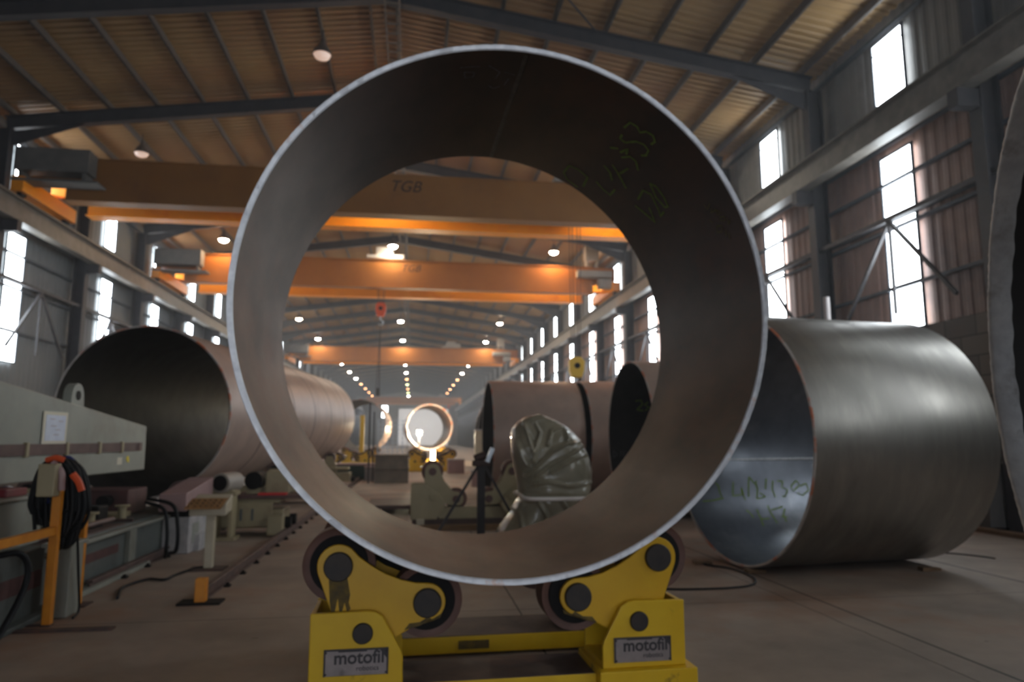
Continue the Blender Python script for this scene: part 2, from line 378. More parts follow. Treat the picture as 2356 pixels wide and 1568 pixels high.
# collision: glass grime none
# ---------------------------------------------------------------- lamps
def make_lamp(lens):
    t = thing('high_bay_lamp', 'x', 'lamp')
    s = MB().lathe([(.02, .62), (.08, .6), (.1, .42), (.16, .36), (.3, .12), (.33, 0), (.31, 0), (.28, .12), (.14, .34), (.02, .36)], 28)
    s.v = [(x, -z, y) for x, y, z in s.v]
    s.build('lamp_shade', 'lamp_shade', t, smooth=50)
    MB().cyl((0, 0, .6), (0, 0, .95), .02, 8).build('hanger', 'frame_steel', t)
    l = MB().lathe([(0.0, -.16), (.12, -.15), (.24, -.09), (.3, .02), (.27, .12), (.0, .13)], 28)
    l.v = [(x, -z, y) for x, y, z in l.v]
    l.build('lamp_lens', lens, t, smooth=50)
    return t
PROT = {}
ORD = ['nearest', 'second', 'third', 'fourth', 'fifth', 'sixth', 'seventh', 'eighth', 'ninth', 'tenth', 'eleventh', 'twelfth', 'thirteenth', 'fourteenth', 'fifteenth']
lampy = [23.55]+[22.6+11.2*k for k in range(1, 13)]
for row, x, cols in (('left', -9.1, 'dwwwwwwwwooooo'), ('middle', -1.15, 'wwwwwwwwogogwww'), ('right', 6.9, 'wwwwwwwwooooog')):
    for i, y in enumerate(lampy):
        kk = {'w': 'lamp_white', 'o': 'lamp_orange', 'g': 'lamp_green', 'd': 'lamp_dim'}[cols[i]]
        if kk == 'lamp_white' and i % 2 and row != 'middle': kk = 'lamp_warm'
        if kk not in PROT: t = PROT[kk] = make_lamp(kk)
        else: t = dup(PROT[kk])
        t.location = (x, y, 10.95); t.scale = (.72, .72, .72)
        st = {'lamp_white': 'white high bay lamp', 'lamp_warm': 'warm white high bay lamp', 'lamp_orange': 'orange glowing high bay lamp', 'lamp_green': 'greenish high bay lamp', 'lamp_dim': 'dim reddish high bay lamp'}[kk]
        tag(t, '%s, %s from the viewer in the %s row under the roof' % (st, ORD[i] if i else 'nearest', row), 'lamp', 'high bay lamps in rows under the roof')
t = make_lamp('lamp_dim'); t.location = (-2.45, 16.9, 11.15); t.scale = (.72, .72, .72)
tag(t, 'dim high bay lamp high up at the upper left, above the big steel ring', 'lamp', 'high bay lamps in rows under the roof')

# ---------------------------------------------------------------- overhead cranes
def crane(y, gap, label, near='crane_shaded', far='crane_orange_lit', trolley_x=0, hook=None, box_x=None, zb=8.95, h=1.4, text=None):
    t = thing('overhead_crane', label, 'crane', (0, y, 0), group='orange overhead travelling cranes')
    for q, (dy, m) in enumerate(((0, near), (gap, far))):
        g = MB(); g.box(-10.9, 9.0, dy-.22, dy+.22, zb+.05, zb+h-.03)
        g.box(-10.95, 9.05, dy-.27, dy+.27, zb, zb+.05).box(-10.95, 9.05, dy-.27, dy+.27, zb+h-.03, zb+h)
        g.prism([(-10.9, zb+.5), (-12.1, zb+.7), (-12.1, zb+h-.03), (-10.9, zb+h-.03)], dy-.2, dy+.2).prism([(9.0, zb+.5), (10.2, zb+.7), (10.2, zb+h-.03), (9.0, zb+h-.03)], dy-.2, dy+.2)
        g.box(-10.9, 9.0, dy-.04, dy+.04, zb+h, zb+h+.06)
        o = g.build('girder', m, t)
        if q == 0 and text:
            text_mesh('lettering', text[0], text[2], 'lettering_dark', o, Matrix.Translation((text[1], dy-.225, zb+h-.2-text[2]*.7)) @ FRONT, shear=.3)
            text_mesh('lettering', 'GRUAS', text[2]*.34, 'lettering_dark', o, Matrix.Translation((text[1]-.05, dy-.225, zb+h-.2-text[2]*1.15)) @ FRONT) if False else None
    for x, nm in ((-11.95, 'l'), (10.05, 'r')):
        e = MB().box(x-.18, x+.18, -.9, gap+.9, 8.98, 9.45); e.build('end_truck', 'crane_orange_lit', t, bevel=.02)
        w = MB()
        for yy in (-.6, gap+.6): w.cyl((x-.06, yy, 9.03), (x+.06, yy, 9.03), .18, 20)
        w.build('wheel', 'black_steel', t)
    # walkway box at the left end of the near girder
    wk = MB().box(-12.1, -9.7, -.95, -.30, zb+.35, zb+.42).box(-12.05, -10.0, -.9, -.32, zb+.7, zb+1.42).box(-12.0, -11.9, -.8, -.3, zb+.42, zb+.7).box(-10.2, -10.1, -.8, -.3, zb+.42, zb+.7)
    wk.build('walkway', 'shed_grey', t)
    if trolley_x is not None:
        tr = MB().box(trolley_x-.9, trolley_x+.9, -.1, gap+.1, zb+h+.1, zb+h+.3).box(trolley_x-.45, trolley_x+.4, .1, gap-.1, zb+h+.3, zb+h+.75)
        tr.cyl((trolley_x-.5, gap*.5, zb+h+.5), (trolley_x+.95, gap*.5, zb+h+.5), .2)
        tr.build('trolley', 'crane_grey', t, bevel=.02)
    if box_x is not None:
        MB().box(box_x-.35, box_x+.35, -.2, .25, zb+h+.35, zb+h+1.15).build('electrical_box', 'crane_grey', t, bevel=.03)
        MB().box(box_x-.9, box_x+.9, -.75, -.3, zb+.75, zb+1.1).box(box_x+.2, box_x+.9, -.7, -.3, zb+.2, zb+.7).build('motor_unit', 'crane_grey', t, bevel=.03)
        MB().box(box_x-.3, box_x-.24, -.2, .25, zb+h, zb+h+.4).box(box_x+.24, box_x+.3, -.2, .25, zb+h, zb+h+.4).build('bracket', 'crane_grey', t)
    if hook:
        hx, hz, col = hook
        r = MB()
        for dx in (-.22, .22, -.1, .1): r.tube([(hx+dx, gap*.5, zb+h+.1), (hx+dx*.7, gap*.5, hz+.3)], .014, 6)
        r.build('hoist_rope', 'rope', t)
        hb = MB().prism([(hx-.16, hz-.36), (hx+.16, hz-.36), (hx+.26, hz-.1), (hx+.26, hz+.22), (hx+.14, hz+.36), (hx-.14, hz+.36), (hx-.26, hz+.22), (hx-.26, hz-.1)], gap*.5-.16, gap*.5+.16)
        hk = hb.build('hook_block', col, t, bevel=.03)
        MB().cyl((hx, gap*.5-.18, hz+.05), (hx, gap*.5+.18, hz+.05), .1, 18).build('sheave', 'black_steel', hk)
        MB().tube(curve_pts([(hx, gap*.5, hz-.34), (hx, gap*.5, hz-.5), (hx+.1, gap*.5, hz-.58), (hx+.13, gap*.5, hz-.7), (hx+.03, gap*.5, hz-.8), (hx-.09, gap*.5, hz-.74)]), .035, 8).build('hook', 'silver', t)
    return t
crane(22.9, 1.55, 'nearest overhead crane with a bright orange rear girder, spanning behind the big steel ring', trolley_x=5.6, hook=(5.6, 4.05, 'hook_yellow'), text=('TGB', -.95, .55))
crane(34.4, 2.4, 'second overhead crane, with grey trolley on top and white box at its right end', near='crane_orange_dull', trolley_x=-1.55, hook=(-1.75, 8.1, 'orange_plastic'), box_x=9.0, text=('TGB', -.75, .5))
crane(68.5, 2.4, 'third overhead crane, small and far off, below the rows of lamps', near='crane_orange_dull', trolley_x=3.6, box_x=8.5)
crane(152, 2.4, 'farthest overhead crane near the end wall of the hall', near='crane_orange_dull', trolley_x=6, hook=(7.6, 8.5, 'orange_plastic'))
# long sling hanging from the second crane
sl = MB().tube([(0, 0, 7.3), (.02, 0, 4.1)], .03, 6).tube([(0, 0, 7.3), (-.12, 0, 4.1)], .02, 6).box(-.14, .06, -.05, .05, 3.7, 4.1)
o = sl.build('lifting_sling', 'rope'); o.location = (-1.75, 35.6, 0); tag(o, 'long thin dark lifting sling hanging under the orange hook block', 'sling')

# ---------------------------------------------------------------- pipes
def pipe_root(name, label, c, a, group=None):
    a = Vector(a).normalized(); u = a.cross(Vector((0, 0, 1))).normalized(); v = u.cross(a)
    o = bpy.data.objects.new(name, None); COL.objects.link(o); o.empty_display_size = .3
    M = Matrix((u, a, v)).transposed().to_4x4(); M.translation = Vector(c); o.matrix_world = M
    return tag(o, label, 'pipe', group)
def ax(yaw, pitch=0):
    y, p = math.radians(yaw), math.radians(pitch); return (math.sin(y)*math.cos(p), math.cos(y)*math.cos(p), math.sin(p))
def pipe(label, c, a, R, L, t=.035, outer='mill_scale_outer', inner='dark_inner', rim='rusty_rim', n=160, band=0, seams=(), long_seam=None, rimw=.012, seam_mat='dull_weld', group='large rolled steel pipe sections', name='steel_pipe', hooprad=.012):
    o = pipe_root(name, label, c, a, group)
    r = MB().lathe([(R-.006, .006), (R, .02), (R, L), (R-t, L), (R-t, L)], n)
    r.build('pipe_shell', outer, o, smooth=40)
    MB().lathe([(R-t, .01+band), (R-t, L-.001)], n).build('inner_wall', inner, o, smooth=40)
    # rim with a weld-preparation bevel, slightly ragged
    nn = n*2; prof = [(R, .022), (R-.004, 0), (R-t+rimw, 0), (R-t, rimw), (R-t, .012+band)]
    rm = MB(); vs = []; random.seed(int(L*100)+3)
    for j, (rr, y) in enumerate(prof):
        for i in range(nn):
            th = 2*PI*i/nn; jit = (random.random()-.5)*(.004 if j in (1, 2) else 0)+.0008*math.sin(th*23)+.0008*math.sin(th*7+1)
            if j in (0, 4): jit = 0
            if j == 4 and band: jit = .003*math.sin(th*61)+.003*math.sin(th*23+2)
            rad = rr+(.0015 if j == 0 else 0)-(.0012 if j == 4 else 0)
            vs.append((rad*math.cos(th), y+jit, rad*math.sin(th)))
    rm.add(vs, [(j*nn+i, j*nn+(i+1) % nn, (j+1)*nn+(i+1) % nn, (j+1)*nn+i) for j in range(len(prof)-1) for i in range(nn)])
    rm.build('rim', rim, o, smooth=50)
    for s in seams:
        q = MB().lathe([(R-.004, s-hooprad), (R+.006, s-hooprad*.5), (R+.006, s+hooprad*.5), (R-.004, s+hooprad)], n)
        q.build('weld_seam', seam_mat, o, smooth=60)
    if long_seam is not None:
        th = math.radians(long_seam[0]); w = long_seam[1]; Ri = R-t
        q = MB(); vs = []
        for y in (.03+band, L-.01):
            for dth, dr in ((-w, 0.0015), (-w*.5, -.004), (w*.5, -.004), (w, .0015)):
                vs.append(((Ri+dr)*math.cos(th+dth/Ri), y, (Ri+dr)*math.sin(th+dth/Ri)))
        q.add(vs, [(i, i+1, i+5, i+4) for i in range(3)]); q.build('weld_seam', long_seam[2], o)
    return o
def chalk(root, Ri, strokes, w, m, name='chalk_mark'):
    mb = MB()
    for st in strokes:
        P = []
        for i in range(len(st)-1):
            a, b = st[i], st[i+1]; k = max(2, int(math.hypot(math.radians(b[0]-a[0])*Ri, b[1]-a[1])/.03))
            P += [(math.radians(a[0]+(b[0]-a[0])*j/k)*Ri, a[1]+(b[1]-a[1])*j/k) for j in range(k)]
        P.append((math.radians(st[-1][0])*Ri, st[-1][1])); vs = []
        for i, p in enumerate(P):
            q0 = P[max(i-1, 0)]; q1 = P[min(i+1, len(P)-1)]; d = Vector((q1[0]-q0[0], q1[1]-q0[1]))
            if d.length < 1e-6: d = Vector((1, 0))
            d.normalize(); nx, ny = -d.y, d.x; ww = w*(.8+.4*random.random())
            for s in (-.5, .5):
                uu, yy = p[0]+nx*ww*s, p[1]+ny*ww*s; th = uu/Ri
                vs.append(((Ri-.0025)*math.cos(th), yy, (Ri-.0025)*math.sin(th)))
        mb.add(vs, [(2*i, 2*i+1, 2*i+3, 2*i+2) for i in range(len(P)-1)])
    return mb.build(name, m, root)
front_green = [[[56.74,1.578],[57.33,1.387],[61.05,1.359],[63.96,1.378],[64.18,1.546],[62.06,1.634],[57.92,1.657]],[[55.7,1.049],[53.12,1.08],[51.19,1.163]],[[54.59,1.355],[51.44,1.389],[48.77,1.379],[48.78,1.245]],[[54.12,0.958],[51.21,1.009],[46.66,1.102]],[[50.79,0.988],[50.06,0.846]],[[53.34,0.783],[51.79,0.693],[49.72,0.69],[47.69,0.766]],[[54.51,0.738],[53.55,0.623],[52.94,0.707]],[[57.44,0.766],[55.59,0.71]],[[55.14,0.582],[53.13,0.48],[51.09,0.443],[49.23,0.462],[48.84,0.534],[49.8,0.58]],[[57.71,0.428],[57.27,0.332],[55.31,0.321],[53.8,0.357],[52.83,0.301],[50.89,0.283],[49.55,0.322],[49.78,0.383]],[[57.03,0.519],[56.8,0.579],[55.14,0.582]],[[42.93,0.772],[41.24,0.734],[37.6,0.743],[35.05,0.773],[35.35,0.819],[39.03,0.838],[42.93,0.772]],[[42.01,1.081],[42.88,0.923],[40.56,0.869],[38.18,0.898],[35.76,0.922],[34.2,0.956],[34.57,0.87]],[[41.34,1.186],[37.26,1.134],[33.84,1.086],[38.22,1.023]]]
front_small = [[[29.77,0.337],[28.87,0.333],[28.18,0.323],[29.1,0.265]],[[27.82,0.273],[27.04,0.31],[26.99,0.251]],[[27.2,0.246],[25.77,0.197],[25.57,0.246],[27.2,0.246]],[[24.89,0.234],[24.43,0.174],[23.51,0.197],[24.14,0.239],[24.89,0.234]],[[23.77,0.162],[22.28,0.169],[22.98,0.139]],[[23.41,0.315],[22.97,0.253],[21.64,0.276],[22.01,0.334],[23.41,0.315]],[[21.62,0.226],[20.07,0.252]],[[20.55,0.2],[19.17,0.228]],[[25.83,0.359],[24.58,0.346]]]
front_white = [[[101.73,0.201],[96.9,0.202]],[[100.48,0.263],[97.92,0.278],[98.11,0.334],[99.99,0.339],[100.48,0.263]],[[94.9,0.192],[91.91,0.271],[92.5,0.359]],[[90.89,0.267],[88.11,0.293]],[[89.38,0.347],[89.92,0.439]],[[93.97,0.45],[92.33,0.497],[90.88,0.461]]]
right = [[[-155.16,0.562],[-153.22,0.596],[-149.73,0.582],[-146.95,0.588]],[[-144.44,0.259],[-144.7,0.413],[-146.13,0.612]],[[-155.37,0.859],[-147.19,0.777],[-147.86,0.939],[-152.19,0.971],[-147.44,0.957],[-144.6,0.96]],[[-146.57,1.037],[-158.28,1.148],[-153.59,1.222],[-155.91,1.254]],[[-155.14,1.236],[-150.43,1.225],[-145.24,1.157]],[[-156.97,1.436],[-150.73,1.364]],[[-145.04,1.154],[-146.33,1.316],[-148.82,1.242]],[[-155.74,1.54],[-150.64,1.478],[-145.78,1.48]],[[-155.7,1.609],[-155.25,1.71],[-151.72,1.651],[-150.45,1.741],[-146.04,1.655],[-146.5,1.603]],[[-152.4,1.821],[-155.5,1.947],[-153.1,1.981],[-149.17,1.831],[-152.4,1.821]],[[-152.29,1.984],[-153.82,2.107],[-149.78,2.108],[-146.61,1.963],[-148.32,1.879]],[[-138.39,0.896],[-135.74,0.938],[-133.06,0.944]],[[-138.62,1.075],[-132.45,1.055],[-127.33,1.022]],[[-132.0,1.049],[-132.26,1.195]],[[-140.96,1.284],[-135.32,1.273],[-128.87,1.275]],[[-137.92,1.31],[-138.67,1.421],[-139.85,1.528]],[[-138.53,1.543],[-134.2,1.457],[-129.57,1.44]],[[-133.35,1.411],[-132.77,1.502]]]
m3_green = [[[147.56,0.584],[146.67,0.715],[150.85,0.764],[155.74,0.644],[156.5,0.804]],[[148.31,0.9],[150.83,0.816],[153.66,0.942],[156.49,0.846]]]
m3_white = [[[-168.96,0.094],[-162.99,0.079],[-165.23,0.188],[-168.96,0.094]],[[-168.57,0.269],[-163.72,0.257]],[[-168.19,0.424],[-168.2,0.331],[-163.71,0.319],[-163.7,0.412]],[[-165.96,0.325],[-165.95,0.398]]]

FA = ax(-1.383, .855)
p = pipe('big steel ring in the centre with a bright ground edge, resting on the yellow rollers', (.571, 3.963, 2.387), FA, 1.6, 1.715, outer='mill_scale_outer', inner='mill_scale_inner', rim='ground_rim', n=240, rimw=.006, long_seam=(87.0, .02, 'dull_weld'))
chalk(p, 1.565, front_green, .017, 'chalk_green'); chalk(p, 1.565, front_small, .008, 'chalk_yellow'); chalk(p, 1.565, front_white, .008, 'chalk_white')
p = pipe('wide grey steel pipe lying on the concrete floor at right, green writing inside', (4.07, 8.57, 1.60), ax(83.5), 1.583, 2.497, t=.03, outer='blue_steel_outer', inner='blue_steel_inner', rim='rusty_rim', n=200, rimw=.01, long_seam=(-168.2, .022, 'weld_bead'))
chalk(p, 1.553, right, .022, 'chalk_green')
p = pipe('cropped steel pipe at the right edge with a wide pale ground band', (2.648, 2.192, 2.0), ax(115.66), 1.6, 2.5, t=.035, inner='dark_inner', rim='bare_rim', n=240, band=.1, rimw=.012)
LA = Vector((1.10, 14.2, .26))
p = pipe('long ribbed steel tube with a black open end on the left rollers', (-4.94, 13.69, 2.09), LA, 1.6, 14.25, t=.035, outer='red_oxide_outer', inner='dark_inner', n=160, seams=[2.4*k for k in range(1, 6)], hooprad=.03, rim='rusty_rim')
p = pipe('steel pipe lying sideways behind the plastic cover, green digits on its dark inside', (4.5, 14.3, 1.62), ax(90), 1.6, 3.2, outer='red_oxide_outer', n=120)
chalk(p, 1.56, m3_green, .03, 'chalk_green'); chalk(p, 1.56, m3_white, .016, 'chalk_white')
pipe('reddish steel pipe lying sideways with a narrow dark opening, left one of the back pair', (2.08, 19.75, 1.62), ax(90), 1.6, 2.45, outer='red_oxide_outer', n=120)
pipe('reddish steel pipe lying sideways, right one of the back pair, between cover and ring', (4.65, 19.55, 1.62), ax(90), 1.6, 3.4, outer='red_oxide_outer', n=120)
pipe('far steel ring glowing gold from welding light, standing on yellow rollers', (1.14, 49, 2.40), ax(-2.5), 1.6, 7, t=.1, outer='red_oxide_outer', inner='mill_scale_inner', n=100, rim='rusty_rim')
pipe('far dark steel pipe beyond the end of the long ribbed tube', (-3.25, 44, 2.40), ax(2), 1.6, 6, outer='red_oxide_outer', n=100)
pipe('distant dusty pink pipe lying sideways behind the back pair', (3.2, 31, 1.62), ax(82), 1.6, 5, outer='red_oxide_outer', n=80)
pipe('distant dusty pink pipe standing beyond the far right pipes', (3.9, 40, 1.62), ax(80), 1.6, 5, outer='red_oxide_outer', n=80)
# welding arc on the far ring
o = MB().cyl((0, 0, -.13), (0, 0, .13), .13, 16).build('welding_arc', 'arc_light'); o.location = (.42, 48.6, 1.98); tag(o, 'blinding white welding arc glowing in front of the far ring', 'welding arc')
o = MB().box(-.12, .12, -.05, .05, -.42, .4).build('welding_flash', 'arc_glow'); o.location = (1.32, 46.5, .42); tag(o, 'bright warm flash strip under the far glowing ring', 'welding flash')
# welding boom pole holding it
o = MB().box(-.05, .05, -.05, .05, 0, 1.98).box(-.3, .3, -.3, .3, 0, .05).build('welding_stand', 'frame_steel'); o.location = (.42, 48.9, 0); tag(o, 'thin dark stand carrying the welding arc', 'stand')

# ---------------------------------------------------------------- roller stands (pipe rotators)
def arc(cx, cz, r, a0, a1, n=12): return [(cx+r*math.cos(math.radians(a0+(a1-a0)*i/n)), cz+r*math.sin(math.radians(a0+(a1-a0)*i/n))) for i in range(n+1)]
def mir(poly): return [(-x, z) for x, z in poly][::-1]
W1, W2, PV = (-.977, .86), (-.458, .64), (-.825, .497)      # pins, symmetric about x = 0
RR = .212
def rotator(label, loc, rz, arm_m, frame_m, plate=False, plain=False, group=None, beam_m='rusty_plate'):
    t = thing('pipe_rotator', label, 'roller stand', loc, rz, group)
    armP = [(-1.093, .82)]+arc(W1[0]-.002, W1[1]+.003, .120, 190, 50, 10)+[(-.86, .91), (-.80, .866), (-.71, .812), (-.618, .774), (-.528, .752)]+arc(W2[0], W2[1], .108, 85, -65, 10)+[(-.55, .5), (-.631, .452), (-.74, .45), (-.99, .55)]
    brk = [(-1.12, .2), (-1.12, .612), (-.80, .617), (-.74, .605), (-.69, .57), (-.62, .41), (-.595, .37), (-.595, .2)]
    brk = [(-1.12, .2), (-1.12, .612), (-.80, .617), (-.755, .61), (-.715, .585), (-.61, .40), (-.595, .36), (-.595, .2)]
    for y0 in (0, 1.2):
        rear = y0 > 0
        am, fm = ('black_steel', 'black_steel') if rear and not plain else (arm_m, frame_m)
        for sgn in (-1, 1):
            A = armP if sgn < 0 else mir(armP); B = brk if sgn < 0 else mir(brk); w1 = (W1[0]*-sgn, W1[1]); w2 = (W2[0]*-sgn, W2[1]); pv = (PV[0]*-sgn, PV[1])
            F = [(x, z if z > .21 else (.23 if sgn > 0 else .05 if not rear else .2)) for x, z in B]
            b = MB().prism(F, y0, y0+.03).prism(B, y0+.40, y0+.43)
            b.box(min(x for x, z in B), max(x for x, z in B), y0+.03, y0+.40, .2, .26)
            e = sgn*1.12; b.box(min(e, e-sgn*.03), max(e, e-sgn*.03), y0+.03, y0+.40, .2, .605)
            bo = b.build('bracket', fm, t, bevel=.006)
            if plate and not rear:
                px = -.857 if sgn < 0 else .843; pz = .345 if sgn < 0 else .335
                pl = MB().box(px-.18, px+.18, -.012, .0, pz-.072, pz+.072).build('nameplate', 'plate_grey', bo, bevel=.003)
                text_mesh('lettering', 'motofil', .098, 'plate_ink', pl, Matrix.Translation((px-.125, -.0135, pz-.006)) @ FRONT, offset=.0022)
                text_mesh('lettering', 'robotics', .038, 'plate_ink', pl, Matrix.Translation((px+.0, -.0135, pz-.046)) @ FRONT)
                q = MB(); q.box(px-.18, px+.18, -.0128, -.012, pz+.063, pz+.072).box(px-.18, px-.17, -.0128, -.012, pz-.072, pz+.07).box(px+.17, px+.18, -.0128, -.012, pz-.072, pz+.07).box(px-.1, px+.06, -.0128, -.012, pz+.056, pz+.064)
                q.prism([(px+.13, pz+.065), (px+.175, pz+.065), (px+.175, pz+.01)], -.0128, -.012)
                q.build('plate_border', 'plate_ink', pl)
                for sx in (-.168, .168):
                    for z in (pz-.06, pz+.056): MB().cyl((px+sx, -.016, z), (px+sx, -.012, z), .006, 10).build('rivet', 'dark_pin', pl)
            a = MB().prism(A, y0+.06, y0+.095).prism(A, y0+.335, y0+.37)
            ao = a.build('rocker_arm', am, t, bevel=.004)
            for (x, z) in (w1, w2):
                wh = MB().lathe([(.0, .0), (.13, .0), (.13, .02), (.185, .02), (RR, .006), (RR, .204), (.185, .19), (.13, .19), (.13, .21), (0, .21)], 56)
                wo = wh.build('roller', 'roller_rubber', t, smooth=35); wo.location = (x, y0+.11, z)
                MB().lathe([(.0, -.004), (.168, -.004), (.168, .214), (0, .214)], 40).build('roller_hub', 'black_steel', wo, smooth=35)
                MB().cyl((x, y0+.028, z), (x, y0+.39, z), .083 if not plain else .07, 28).build('axle_pin', 'dark_pin' if not plain else arm_m, t, bevel=.006, smooth=40)
            MB().cyl((pv[0], y0-.02, pv[1]), (pv[0], y0+.45, pv[1]), .058, 24).build('pivot_pin', 'dark_pin' if not plain else arm_m, t, bevel=.006, smooth=40)
            gd = [(-.93, .97), (-.86, .985), (-.75, .925), (-.6, .86), (-.46, .815), (-.40, .73), (-.5, .58), (-.8, .58), (-1.0, .72)]
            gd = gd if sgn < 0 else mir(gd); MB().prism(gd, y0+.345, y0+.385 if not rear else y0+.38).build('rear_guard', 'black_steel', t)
            if plate and not rear and sgn < 0:      # grease run under the upper pin
                random.seed(3)
                P = [(-1.03, .80), (-.925, .80), (-.905, .70), (-.912, .655), (-.90, .62), (-.92, .6), (-.935, .655), (-.95, .60), (-.965, .61), (-.975, .68), (-.99, .60), (-1.01, .60), (-1.02, .66)]
                MB().prism(P, .0585, .0598).build('grease_stain', 'grime', ao)
            if plate and not rear:
                P = [(-.59, .489), (-.5, .51), (-.42, .548), (-.38, .55), (-.37, .575), (-.42, .535), (-.45, .56), (-.5, .53), (-.56, .525)]
                if sgn > 0: P = mir([(x*.98, z-.005) for x, z in P])
                MB().prism(P, .0585, .0598).build('grease_stain', 'grime', ao)
    f = MB().box(-1.14, 1.15, .03, .45, .03, .20).box(-1.1, 1.1, 1.17, 1.72, .02, .14)
    for x in (-1.1, .92): f.box(x, x+.18, .45, 1.17, .03, .14)
    f.box(.56, 1.17, -.06, .45, .03, .23)
    for x in (-1.05, .9): f.box(x, x+.15, .1, .35, 0, .03).box(x, x+.15, 1.3, 1.6, 0, .02)
    f.build('base_frame', frame_m, t, bevel=.006)
    MB().box(-.59, .55, .032, .44, .20, .204).build('top_plate', beam_m, t); MB().box(-.9, .9, 1.18, 1.71, .14, .144).build('top_plate', beam_m, t)
    if not plain: MB().box(-.06, .06, .023, .03, .12, .17).build('stain', 'grime', t); MB().box(-.17, .06, 1.163, 1.17, .05, .11).build('stain', 'grime', t)
    return t
RZ = math.radians(1.383)
def rot_at(x, y): return (x, y, 0)
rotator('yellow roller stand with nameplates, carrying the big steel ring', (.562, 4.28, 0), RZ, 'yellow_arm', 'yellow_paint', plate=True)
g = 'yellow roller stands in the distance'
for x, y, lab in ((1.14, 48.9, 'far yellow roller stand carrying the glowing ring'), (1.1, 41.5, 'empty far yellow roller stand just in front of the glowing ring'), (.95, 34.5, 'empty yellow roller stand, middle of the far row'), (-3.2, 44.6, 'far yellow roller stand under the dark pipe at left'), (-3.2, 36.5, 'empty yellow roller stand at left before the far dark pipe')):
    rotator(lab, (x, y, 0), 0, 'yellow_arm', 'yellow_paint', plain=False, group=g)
# grey stand of another make: steep arms and a beige body
t = thing('pipe_rotator', 'empty grey green roller stand seen through the steel ring', 'roller stand', (1.11, 13.0, 0))
for sgn in (-1, 1):
    f_ = (lambda P: P) if sgn < 0 else mir
    MB().prism(f_([(-1.13, .15), (-1.13, .78), (-.9, .78), (-.62, .60), (-.5, .42), (-.66, .15)]), 0, .04).prism(f_([(-1.13, .15), (-1.13, .78), (-.9, .78), (-.62, .60), (-.5, .42), (-.66, .15)]), .4, .44).box(min(-sgn*-1.13, sgn*1.10), max(sgn*1.13, sgn*1.10), .04, .4, .15, .77).build('bracket', 'machine_green', t, bevel=.008)
    A = f_(arc(-.74, 1.0, .14, 185, 40, 10)+[(-.52, .82), (-.36, .64)]+arc(-.30, .50, .13, 80, -60, 8)+[(-.45, .40), (-.80, .62), (-.885, .80)])
    MB().prism(A, .06, .10).prism(A, .34, .38).build('rocker_arm', 'machine_green', t, bevel=.006)
    for x, z in ((-.74*-sgn, 1.0), (-.30*-sgn, .50)):
        w_ = MB().lathe([(0, 0), (.15, 0), (.15, .02), (.2, .02), (.2, .2), (.15, .2), (0, .2)], 40).build('roller', 'roller_rubber', t, smooth=35); w_.location = (x, .12, z)
        MB().cyl((x, .04, z), (x, .4, z), .07, 24).build('axle_pin', 'brown_strip', t, bevel=.006)
    MB().cyl((sgn*.72, -.015, .55), (sgn*.72, .45, .55), .075, 24).build('pivot_pin', 'machine_green', t, bevel=.01)
    MB().box(sgn*.95-.07, sgn*.95+.07, -.08, .0, 0, .16).build('foot', 'cream_paint', t, bevel=.006)
MB().box(-.62, .62, .1, .34, .15, .36).build('cross_beam', 'machine_green', t, bevel=.006); MB().box(-.45, -.2, .12, .32, .36, .39).build('beam_pad', 'black_steel', t); MB().box(.2, .5, .12, .32, .36, .39).build('beam_pad', 'black_steel', t)
MB().box(-1.1, 1.1, .02, .42, .05, .15).build('skid_beam', 'rusty_plate', t)
# ---------------------------------------------------------------- left side machinery
# tapered boom of the seam welder
t = thing('welding_boom', 'long grey tapered machine boom with brown strip, reaching into the left tube', 'machine', (-3.88, 5.0, 0))
X0, X1 = -.18, .18
b = MB().prism([(-1.2, 1.19), (5.5, 1.17), (5.47, 1.77), (2.6, 2.05), (1.86, 2.12), (-1.2, 2.34)], X0, X1, 'YZ')
b.build('boom_body', 'machine_grey', t, bevel=.015)
s = MB().box(X1, X1+.02, -1.2, 5.3, 1.435, 1.545)
for z in (1.455, 1.48, 1.505, 1.53): s.box(X1+.02, X1+.026, -1.2, 4.7, z-.005, z+.003)
st = s.build('cable_strip', 'brown_strip', t)
c = MB()
for y in (1.55, 2.35, 3.15, 3.95, 4.6): c.box(X1, X1+.035, y, y+.05, 1.42, 1.56)
c.build('strip_clamp', 'machine_green', t, bevel=.004)
ey = MB().prism([(3.5, 1.93)]+arc(3.67, 2.08, .15, 180, 0, 12)+[(3.84, 1.93)], -.05, .05, 'YZ'); eo = ey.build('lifting_eye', 'machine_grey', t, bevel=.008)
MB().cyl((-.056, 3.67, 2.09), (.056, 3.67, 2.09), .055, 20).build('eye_hole', 'black_steel', eo)
MB().prism([(4.88+.05*math.cos(k*PI/3+.3), 1.33+.04*math.sin(k*PI/3)*(1+.3*(k % 2))) for k in range(6)], X1, X1+.004, 'YZ').build('sticker', 'sticker_yellow', t)
MB().prism([(4.55, 1.27), (4.7, 1.27), (4.7, 1.36), (4.55, 1.36)], X1, X1+.003, 'YZ').build('sticker', 'paper_edge', t)
MB().cyl((X1, 5.2, 1.49), (X1+.03, 5.2, 1.49), .05, 16).build('bolt_head', 'brown_strip', t)
MB().box(-.2, .2, -1.1, -.5, 0, 2.2).box(-.4, .4, -1.3, -.3, 0, .06).build('boom_column', 'machine_grey', t, bevel=.01)
o = thing('paper_notice', 'white paper sheet in a pale sleeve taped on the grey boom', 'paper', (-3.69, 7.9, 1.705))
MB().box(0, .004, -.25, .25, -.17, .17).build('sleeve', 'paper_edge', o)
q = MB().box(.004, .006, -.2, .21, -.13, .135); q.build('sheet', 'paper', o)
q = MB()
